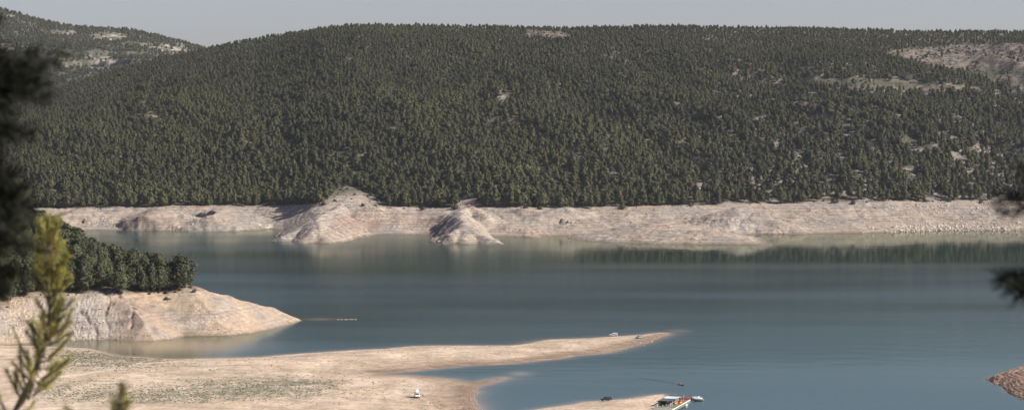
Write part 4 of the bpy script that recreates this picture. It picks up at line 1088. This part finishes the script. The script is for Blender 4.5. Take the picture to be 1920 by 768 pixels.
for k, mm in enumerate(('awning_green', 'awning_white', 'awning_green')):
    a, b = seg_y[k] + .05, seg_y[k + 1] - .05; bm = NB(); rings = []
    for i in range(9):
        f = i / 8; sag = -.16 * math.sin(math.pi * f)
        rings.append([(cx0 + (cx1 - cx0) * f, a, 2.8 + sag), (cx0 + (cx1 - cx0) * f, b, 2.8 + sag), (cx0 + (cx1 - cx0) * f, b, 2.85 + sag), (cx0 + (cx1 - cx0) * f, a, 2.85 + sag)])
    bm_loft(bm, rings); o = obj('canopy_panel', bm, M[mm], dock, False)
bm = NB()
for yy in seg_y: bm_box(bm, cx0, cx1, yy - .04, yy + .04, 2.68, 2.77)
obj('canopy_frame', bm, M['white'], dock)
bm = NB(); bm_box(bm, -7.6, -6.7, 19, 27, .465, 1.5, .02); obj('bar_counter', bm, M['wood'], dock)
bm = NB(); bm_box(bm, -7.9, -7.6, 13, 30, .465, 1.4); obj('side_screen', bm, M['brown_cloth'], dock)
for k in range(9):
    bm = NB(); bm_cyl(bm, (-8.1, .3 + k * 1.6, .46), (-8.1, .3 + k * 1.6, 1.35), .03, seg=6); obj('rail_post', bm, M['white'], dock)
bm = NB(); bm_box(bm, -8.13, -8.07, .3, 13.1, 1.35, 1.42); obj('handrail', bm, M['white'], dock)
def dloc(x, y, z=.46):
    c_, s_ = math.cos(ang), math.sin(ang); return (p1.x + c_ * x - s_ * y, p1.y + s_ * x + c_ * y, z)
rs = random.Random(5)
M['white_plastic'] = simple('white_plastic', (.75, .75, .72), .5); M['lime'] = simple('lime_plastic', (.45, .52, .12), .5)
tb = [(-6.4, 7.5, 'table nearest the shore end of the dock deck'), (-4.4, 9.0, 'table in the middle of the open dock deck'), (-5.9, 11.5, 'table at the front edge of the canopy'), (-3.9, 13.2, 'table under the near right canopy corner'), (-5.6, 16.5, 'table deep under the near green canopy panel')]
for i, (a, b, lab) in enumerate(tb):
    table_at(dloc(a, b), ang + .2 * i, 'dark square ' + lab, M['plastic'], .42, .42, 'tables on the floating dock', 'cafe_table')
    for q in range(2):
        an = ang + q * math.pi + .4 * i
        c_ = (M['white_plastic'], M['lime'], M['plastic'])[(i + q) % 3]; w_ = ('white', 'lime', 'dark')[(i + q) % 3]
        l_ = dloc(a + (.85 if q else -.85), b)
        chair_at(l_, ang + (math.pi / 2 if not q else -math.pi / 2), '%s chair %s of the %s' % (w_, ('right' if q else 'left'), lab), c_, 'chairs on the floating dock', name='cafe_chair')
# pedal boats and kayaks stored on the dock edge
M['red'] = simple('red_hull', (.32, .02, .025), .35); M['yellow'] = simple('yellow_hull', (.75, .42, .08), .4)
def pedal_boat(loc, rz, c1, c2, label):
    t = empty('pedal_boat', loc, rz, label, 'pedal boat', 'pedal boats on the dock')
    for sy in (-1, 1):
        bm = NB(); hull(bm, 1.5, .26, .28, 10, .12, 0)
        for v_ in bm.verts: v_.co.y += sy * .5
        obj('float', bm, c1, t, True)
    bm = NB(); bm_box(bm, -1.0, .8, -.6, .6, .38, .5, .04); obj('deck', bm, c2, t)
    for sy in (-1, 1):
        bm = NB(); bm_box(bm, -.7, -.2, sy * .3 - .22, sy * .3 + .22, .505, .66, .04); bm_box(bm, -.85, -.703, sy * .3 - .22, sy * .3 + .22, .55, 1.1, .04); obj('seat', bm, c2, t)
    bm = NB(); bm_cyl(bm, (.5, 0, .5), (.5, 0, .95), .03, seg=6); obj('steering_post', bm, M['plastic'], t)
pedal_boat(dloc(-2.7, 20.5), ang + 1.2, M['red'], M['yellow'], 'red and yellow pedal boat nearest on the green dock carpet')
pedal_boat(dloc(-1.9, 25.0), ang + 1.5, M['yellow'], M['orange'], 'yellow and orange pedal boat in the middle of the dock carpet')
pedal_boat(dloc(-2.2, 29.5), ang + 1.3, M['red'], M['orange'], 'red and orange pedal boat farthest along the dock carpet')
for i, (a, b, lab) in enumerate(((1282.5, 747.0, 'red kayak floating nearest beyond the dock end'), (1287.5, 746.0, 'red kayak floating second beyond the dock end'), (1292.5, 745.6, 'red kayak floating farthest right beyond the dock end'))):
    a, b = [float(q) for q in at_z(a, b, 0)]
    t = empty('kayak', (a, b, 0), R(6 + 9 * i), lab, 'kayak', 'red kayaks beside the dock')
    bm = NB(); hull(bm, 2.0, .38, .26); obj('hull', bm, M['red'], t, True)
    bm = NB(); bm_box(bm, -.5, .3, -.22, .22, .323, .36, .02); obj('seat', bm, M['plastic'], t)
# moored motor boats
M['hullw'] = simple('white_hull', (.42, .46, .46), .4); M['hulld'] = simple('grey_hull', (.10, .12, .12), .4)
def motor_boat(loc, rz, L_, W_, mat, label, console=True):
    t = empty('motor_boat', loc, rz, label, 'boat', 'boats moored at the dock')
    bm = NB(); hull(bm, L_, W_, .55, 14, .22, -.25, False); obj('hull', bm, mat, t, True)
    for xx in (-L_ * .45, L_ * .15):
        bm = NB(); bm_box(bm, xx, xx + .35, -W_ * .8, W_ * .8, .36, .42); obj('bench', bm, M['wood'], t)
    if console:
        bm = NB(); bm_box(bm, -.1, .25, -.3, .3, .05, .95, .05); c_ = obj('console', bm, M['hullw'], t)
        bm = NB(); bm_loft(bm, [[(.24, -.28, .955), (.24, .28, .955), (.27, .28, .955), (.27, -.28, .955)], [(.08, -.24, 1.25), (.08, .24, 1.25), (.11, .24, 1.25), (.11, -.24, 1.25)]]); obj('windshield', bm, M['glass'], c_)
    bm = NB(); bm_box(bm, -L_ - .32, -L_ - .02, -.17, .17, .35, .95, .06); bm_cyl(bm, (-L_ - .18, 0, .4), (-L_ - .18, 0, -.3), .05, seg=6); obj('outboard_motor', bm, M['plastic'], t)
    return t
a, b = [float(q) for q in at_z(1307, 747.6, 0)]
motor_boat((a, b, 0), R(8), 2.3, .85, M['hullw'], 'white open motor boat moored beyond the right edge of the dock')
a, b = [float(q) for q in at_z(1304, 745.4, 0)]
motor_boat((a, b, 0), R(14), 2.0, .8, M['hullw'], 'small pale boat moored behind the white motor boat', False)
a, b = [float(q) for q in at_z(1311, 750.2, 0)]
motor_boat((a, b, 0), R(2), 2.1, .75, M['hulld'], 'low dark boat moored in front of the white motor boat', False)
a, b = [float(q) for q in at_z(1287, 759.5, 0)]
motor_boat((a, b, 0), ang + 1.45, 1.3, .6, M['hullw'], 'tiny white dinghy tied to the near right edge of the dock', False)
# dark parasol-like awning at the shore end
a, b = [float(q) for q in at_z(1240.5, 757.5, .8)]
t = empty('shade_tent', (a, b, float(max(.3, ground(a, b)[0]))), ang, 'dark pointed shade tent where the dock meets the sandbar', 'tent')
bm = NB(); bm_loft(bm, [[(-1.9, -1.9, 1.9), (1.9, -1.9, 1.9), (1.9, 1.9, 1.9), (-1.9, 1.9, 1.9)], [(-.05, -.05, 2.7), (.05, -.05, 2.7), (.05, .05, 2.7), (-.05, .05, 2.7)]]); obj('roof', bm, M['brown_cloth'], t)
for sx in (-1, 1):
    for sy in (-1, 1):
        bm = NB(); bm_cyl(bm, (sx * 1.75, sy * 1.75, -.4), (sx * 1.75, sy * 1.75, 1.9), .035, seg=6); obj('pole', bm, M['plastic'], t)
bm = NB(); bm_box(bm, -1.8, 1.8, 1.75, 1.78, .2, 1.85); obj('back_wall', bm, M['brown_cloth'], t)
# gangway
ga = Vector(dloc(-8.3, 4.5, .5)); gx_, gy_ = [float(q) for q in at_z(1228, 760.5, .9)]; gb = Vector((gx_, gy_, float(ground(gx_, gy_)[0]) + .12))
t = empty('gangway', tuple(ga), 0, 'grey plank gangway linking the dock to the sandbar', 'gangway')
d = gb - ga; side = Vector((-d.y, d.x, 0)).normalized()
bm = NB(); bm_loft(bm, [[tuple(side * .9), tuple(-side * .9), tuple(-side * .9 + Vector((0, 0, -.08))), tuple(side * .9 + Vector((0, 0, -.08)))], [tuple(d + side * .9), tuple(d - side * .9), tuple(d - side * .9 + Vector((0, 0, -.08))), tuple(d + side * .9 + Vector((0, 0, -.08)))]]); obj('walkway', bm, M['plank'], t)
# people on the dock
JS = [(0, 0, .93), (0, 0, 1.12), (0, 0, 1.38), (0, 0, 1.5), (.02, 0, 1.63), (0, .2, 1.38), (.02, .25, 1.1), (.1, .24, .88), (0, -.2, 1.38), (-.02, -.25, 1.1), (.06, -.24, .88), (0, .1, .88), (.03, .12, .48), (0, .13, .06), (.14, .14, .03), (0, -.1, .88), (-.03, -.12, .48), (-.05, -.13, .06), (.09, -.14, .03)]
ES = [(0, 1), (1, 2), (2, 3), (3, 4), (2, 5), (5, 6), (6, 7), (2, 8), (8, 9), (9, 10), (0, 11), (11, 12), (12, 13), (13, 14), (0, 15), (15, 16), (16, 17), (17, 18)]
RS = [.13, .13, .15, .06, .10, .07, .05, .035, .07, .05, .035, .10, .07, .045, .035, .10, .07, .045, .035]
person(dloc(-1.2, 22.6), ang + 2, 'person in orange standing among the pedal boats on the dock', JS, ES, RS, M['orange'], M['hair'], (.02, 0, 1.63))
person(dloc(-3.0, 11.8), ang + .5, 'person in white standing beside the dock tables', JS, ES, RS, M['white_plastic'], M['hair'], (.02, 0, 1.63))

# ------------------------------------------------------------------ dry twigs on the sandbar
rs = random.Random(9)
for k, (a, b, h_, lab) in enumerate([(509, 687, 1.5, 'dry leafless twig bush on the sand left of the ripple marks'), (539, 703, 1.1, 'dry leafless twig bush below the ripple marks'), (693, 709, 1.0, 'dry twig standing below the muddy inlet head'),
                               (839, 646, 1.0, 'thin dry twig on the top crest of the long sandbar'), (915, 646, .8, 'short dry twig farther right on the sandbar crest')]):
    x_, y_, z_ = on_ground(a, b, 1.8)
    bm = NB()
    for q in range(9):
        an = rs.uniform(0, 6.28); s_ = rs.uniform(.1, .45) * h_; zt = h_ * rs.uniform(.6, 1)
        bm_cyl(bm, (0, 0, -.05), (math.cos(an) * s_, math.sin(an) * s_, zt), .035, .012, 5)
    o = obj('dry_twig_bush', bm, M['bark']); o.location = (x_, y_, z_); tag(o, lab, 'dry bush', 'dry twigs on the sandbar')

# ------------------------------------------------------------------ FOREGROUND PINES BY THE LOOKOUT
def needles(path, length, n, width, rs, spread=.75):
    """needles set around a shoot: path = list of points"""
    P_ = [Vector(p) for p in path]; V = []; Fc = []
    segs = [(a, b) for a, b in zip(P_[:-1], P_[1:])]; tot = sum((b - a).length for a, b in segs)
    for k in range(n):
        f = rs.random() * tot; 
        for a, b in segs:
            l_ = (b - a).length
            if f <= l_: break
            f -= l_
        p = a + (b - a) * min(1, f / max(l_, 1e-6)); d = (b - a).normalized()
        r_ = Vector((rs.gauss(0, 1), rs.gauss(0, 1), rs.gauss(0, 1))); r_ = (r_ - d * r_.dot(d)).normalized()
        nd_ = (d * rs.uniform(.35, .9) + r_ * spread * rs.uniform(.5, 1.1)).normalized(); e = p + nd_ * length * rs.uniform(.6, 1.15)
        w_ = nd_.cross(Vector((rs.gauss(0, 1), rs.gauss(0, 1), rs.gauss(0, 1)))).normalized() * width
        i = len(V); V += [p - w_, p + w_, e + w_ * .3, e - w_ * .3]; Fc.append((i, i + 1, i + 2, i + 3))
    return V, Fc
def tube(path, r0, r1, seg=6):
    bm = NB(); P_ = [Vector(p) for p in path]; rings = []
    for i, p in enumerate(P_):
        d = (P_[min(i + 1, len(P_) - 1)] - P_[max(i - 1, 0)]).normalized(); q = d.to_track_quat('Z', 'Y'); r = r0 + (r1 - r0) * i / (len(P_) - 1)
        rings.append([tuple(p + q @ Vector((math.cos(a / seg * 6.283) * r, math.sin(a / seg * 6.283) * r, 0))) for a in range(seg)])
    bm_loft(bm, rings); return bm
def FP(u, v, D): a, b, c_ = at_d(u, v, D); return Vector((float(a), float(b), float(c_)))
M['young'] = foliage('young_pine_needles', (.15, .15, .03), (.42, .37, .06), .6, nscale=14)
M['darkneedle'] = foliage('dark_pine_needles', (.012, .014, .008), (.026, .027, .013), .7, nscale=9)
M['cone'] = simple('twig_bark', (.20, .15, .11), .9, vary=.3, scale=30)
rs = random.Random(3)
DY = 12.0
base = FP(-60, 1100, DY); base.z = float(ground(base.x, base.y)[0]) - .1
yp = empty('young_pine', tuple(base), 0, 'young pine with yellow green shoots rising beside the lookout at lower left', 'pine tree')
L0 = lambda p: tuple(Vector(p) - base)
stem = [base, FP(0, 860, DY), FP(30, 768, DY), FP(62, 705, DY), (FP(82, 650, DY)), FP(92, 600, DY), FP(92, 540, DY), FP(88, 470, DY), FP(88, 405, DY)]
obj('trunk', tube([L0(p) for p in stem], .020, .004, 7), M['cone'], yp, True)
SH = [((88, 470), (86, 396)), ((88, 480), (100, 425)), ((90, 500), (66, 446)), ((92, 520), (118, 452)), ((92, 540), (126, 480)), ((92, 560), (132, 520)), ((92, 560), (62, 505)), ((92, 590), (138, 560)), ((92, 600), (68, 560)),
      ((88, 620), (122, 590)), ((84, 640), (50, 600)), ((80, 650), (132, 622)), ((74, 680), (108, 655)), ((70, 690), (118, 680)), ((62, 705), (22, 610)), ((50, 730), (38, 650)), ((40, 750), (10, 690)), ((40, 750), (30, 700)), ((30, 768), (55, 730)),
      ((20, 790), (-8, 730)), ((20, 790), (64, 752)), ((88, 440), (110, 405)), ((88, 450), (70, 420)), ((0, 860), (-20, 780)), ((60, 710), (90, 722)), ((92, 580), (108, 530)), ((92, 520), (78, 470)), ((92, 545), (108, 500)), ((86, 640), (100, 610))]
for k in range(64):
    f_ = rs.random(); v_ = 430 + f_ * 300; uc = np.interp(v_, [430, 600, 650, 705, 768], [90, 95, 85, 62, 35]); w_ = 22 + 44 * f_
    dx_ = rs.uniform(-1, 1); SH.append(((uc + dx_ * 6, v_ + 24), (uc + dx_ * w_ + 4, v_ - rs.uniform(14, 34))))
for i, (a, b) in enumerate(SH):
    dd1 = rs.uniform(-.12, .12)
    pa = FP(a[0], a[1], DY); pb = FP(b[0], b[1], DY + dd1); mid = (pa + pb) / 2 + Vector((rs.gauss(0, .008), 0, -.012))
    br = obj('branch', tube([L0(pa), L0(mid), L0(pb)], .006, .003, 5), M['cone'], yp)
    V, Fc = needles([L0(pa.lerp(mid, .5)), L0(mid), L0(pb)], .034, 150, .0012, rs)
    link('needles', mesh_np('needles', [tuple(q) for q in V], Fc), M['young'], br)
# second small shoot at the bottom: its own sapling
base2 = FP(215, 1150, 9.0); base2.z = float(ground(base2.x, base2.y)[0]) - .1
sp = empty('pine_sapling', tuple(base2), 0, 'pine sapling tips poking up at the bottom edge right of the young pine', 'pine tree')
L2 = lambda p: tuple(Vector(p) - base2)
obj('trunk', tube([L2(base2), L2(FP(214, 860, 9)), L2(FP(222, 770, 9)), L2(FP(226, 728, 9))], .02, .004, 6), M['cone'], sp, True)
for a, b in (((218, 800), (214, 750)), ((222, 780), (230, 722)), ((222, 790), (240, 752)), ((215, 840), (250, 800)), ((214, 830), (122, 762)), ((214, 850), (186, 790))):
    pa, pb = FP(a[0], a[1], 9), FP(b[0], b[1], 9); br = obj('branch', tube([L2(pa), L2(pa.lerp(pb, .5)), L2(pb)], .005, .003, 5), M['cone'], sp)
    V, Fc = needles([L2(pa), L2(pb)], .036, 200, .0015, rs); link('needles', mesh_np('needles', [tuple(q) for q in V], Fc), M['young'], br)

def big_pine(name, base, top, trunkr, clumps, label, D, rs, mat, extra=()):
    t = empty(name, tuple(base), 0, label, 'pine tree'); Lc = lambda p: tuple(Vector(p) - base)
    n = 7; path = [base.lerp(top, i / (n - 1)) + Vector((.05 * math.sin(i * 1.7), .04 * math.cos(i * 2), 0)) for i in range(n)]
    obj('trunk', tube([Lc(p) for p in path], trunkr, trunkr * .35, 10), M['bark'], t, True)
    for (start, tips) in clumps:
        a = start; cen = sum(tips, Vector()) / len(tips)
        mid = a.lerp(cen, .6) + Vector((0, 0, .03))
        br = obj('branch', tube([Lc(a), Lc(a.lerp(mid, .5)), Lc(mid)], .014, .007, 6), M['bark'], t, True)
        V = []; Fc = []
        bmt = NB()
        for tip in tips:
            v1, f1 = needles([Lc(mid.lerp(tip, .25)), Lc(mid.lerp(tip, .65)), Lc(tip)], .058, 230, .0017, rs, .9)
            o_ = len(V); V += v1; Fc += [tuple(q + o_ for q in f_) for f_ in f1]
        link('needles', mesh_np('needles', [tuple(q) for q in V], Fc), mat, br)
    return t
rs = random.Random(8)
D = 7.5
bl = Vector((-2.3, 7.6, 0)); bl.z = float(ground(bl.x, bl.y)[0]) - .15; tl = Vector((-2.2, 7.8, 128.2))
def jit(u, v, s=18, d=.12): return FP(u + rs.gauss(0, s), v + rs.gauss(0, s), D + rs.gauss(0, d))
cl = []
for (u_, v_, n_, s_) in [(15, 150, 6, 22), (60, 145, 6, 20), (95, 125, 5, 14), (70, 170, 4, 14), (10, 230, 6, 20), (45, 245, 3, 12), (5, 290, 5, 18), (20, 350, 7, 20), (50, 360, 4, 12), (10, 400, 6, 20), (30, 440, 7, 20), (15, 480, 7, 22), (40, 510, 5, 16), (5, 545, 6, 16), (-20, 320, 4, 20), (60, 400, 2, 8), (-10, 60, 2, 14), (-40, 180, 5, 20), (-30, 420, 6, 20), (-40, 520, 5, 20)]:
    st_ = Vector((-2.25, 7.7, float(FP(0, v_, D).z) + .05)); cl.append((st_, [jit(u_, v_, s_ * 1.15) for _ in range(int(n_ * .85 + .5))]))
# the rest of the crown, above and to the left of the view
for k in range(34):
    an = rs.uniform(0, 6.28); zz = rs.uniform(125.75, 128.1); rr = (128.5 - zz) * .42 + .15
    c_ = Vector((-2.25 + math.cos(an) * rr, 7.7 + math.sin(an) * rr, zz))
    cl.append((Vector((-2.22, 7.7, zz - .1)), [c_ + Vector((rs.gauss(0, .09), rs.gauss(0, .09), rs.gauss(0, .06))) for _ in range(5)]))
big_pine('pine_tree', bl, tl, .07, cl, 'dark out of focus pine whose boughs hang in at the left edge', D, rs, M['darkneedle'])
rs = random.Random(12)
br_ = Vector((2.35, 7.7, 0)); br_.z = float(ground(br_.x, br_.y)[0]) - .15; tr = Vector((2.4, 7.7, 128.0))
cl = []
for (u_, v_, n_, s_) in [(1872, 376, 1, 4), (1884, 395, 1, 3), (1925, 330, 2, 8), (1868, 512, 2, 6), (1885, 535, 2, 6), (1905, 540, 2, 6), (1925, 535, 3, 8), (1940, 470, 2, 8), (1945, 430, 2, 8)]:
    st_ = Vector((2.34, 7.7, float(FP(0, v_, D).z) + .02)); cl.append((st_, [jit(u_, v_, s_, .05) for _ in range(n_)]))
for k in range(26):
    an = rs.uniform(0, 6.28); zz = rs.uniform(125.75, 127.8); rr = (128.2 - zz) * .36 + .12
    c_ = Vector((2.4 + math.cos(an) * rr, 7.7 + math.sin(an) * rr, zz))
    cl.append((Vector((2.37, 7.7, zz - .1)), [c_ + Vector((rs.gauss(0, .09), rs.gauss(0, .09), rs.gauss(0, .06))) for _ in range(5)]))
big_pine('pine_tree', br_, tr, .06, cl, 'dark out of focus pine with boughs showing at the right edge', D, rs, M['darkneedle'])


# ------------------------------------------------------------------ HAZE, SKY, SUN, CAMERA
bm = bmesh.new(); bmesh.ops.create_cube(bm, size=1)
for v_ in bm.verts: v_.co = Vector((v_.co.x * 14200, v_.co.y * 11200 + 4000, -16 + (v_.co.z + .5) * 480))
me = bpy.data.meshes.new('haze'); bm.to_mesh(me); bm.free()
hm_ = bpy.data.materials.new('haze_air'); hm_.use_nodes = True; nt = hm_.node_tree; nt.nodes.remove(nt.nodes['Principled BSDF'])
pv_ = nd(nt, 'ShaderNodeVolumePrincipled'); pv_.inputs['Color'].default_value = (.88, .93, 1, 1); pv_.inputs['Density'].default_value = 1.5e-5; pv_.inputs['Anisotropy'].default_value = .2
nt.links.new(pv_.outputs[0], nt.nodes['Material Output'].inputs['Volume'])
tag(link('haze', me, hm_), 'thin blue haze in the air over the lake', kind='stuff')

SUN_EL, SUN_AZ = 36.0, 100.0        # azimuth clockwise from +Y: from the right, slightly behind the camera
w = bpy.data.worlds.new('World'); S.world = w; w.use_nodes = True; nt = w.node_tree
bg = nt.nodes['Background']; sky = nd(nt, 'ShaderNodeTexSky', sky_type='NISHITA'); sky.sun_disc = False
sky.sun_elevation = R(SUN_EL); sky.sun_rotation = R(SUN_AZ); sky.altitude = 600; sky.air_density = 1.0; sky.dust_density = 1.6; sky.ozone_density = 1.5
vm = nd(nt, 'ShaderNodeVectorMath', operation='MULTIPLY'); vm.inputs[1].default_value = (1.0, .955, 1.16)
nt.links.new(sky.outputs[0], vm.inputs[0]); nt.links.new(vm.outputs[0], bg.inputs['Color']); bg.inputs['Strength'].default_value = .05
sl = bpy.data.lights.new('sun', 'SUN'); sl.energy = 4.6; sl.angle = R(.5); sl.color = (1, .94, .86)
so = bpy.data.objects.new('sun', sl); COL.objects.link(so)
az, el = R(SUN_AZ), R(SUN_EL)
dv = Vector((math.sin(az) * math.cos(el), math.cos(az) * math.cos(el), math.sin(el)))
so.rotation_euler = dv.to_track_quat('Z', 'Y').to_euler(); so.location = (50, -20, 180)

cd = bpy.data.cameras.new('camera'); cam = bpy.data.objects.new('camera', cd); COL.objects.link(cam)
cd.sensor_width = 36; cd.lens = 36 * F / 1920; cd.clip_start = .1; cd.clip_end = 20000
cam.location = (0, 0, HC); cam.rotation_euler = (math.pi / 2 - TH, 0, 0)
cd.dof.use_dof = True; cd.dof.focus_distance = 1500; cd.dof.aperture_fstop = 4.8
S.camera = cam
S.view_settings.view_transform = 'Standard'; S.view_settings.look = 'None'; S.view_settings.gamma = 1; S.view_settings.exposure = 1.0
S.cycles.use_denoising = True; S.cycles.max_bounces = 6; S.cycles.volume_bounces = 0; S.cycles.diffuse_bounces = 3
S.render.film_transparent = False
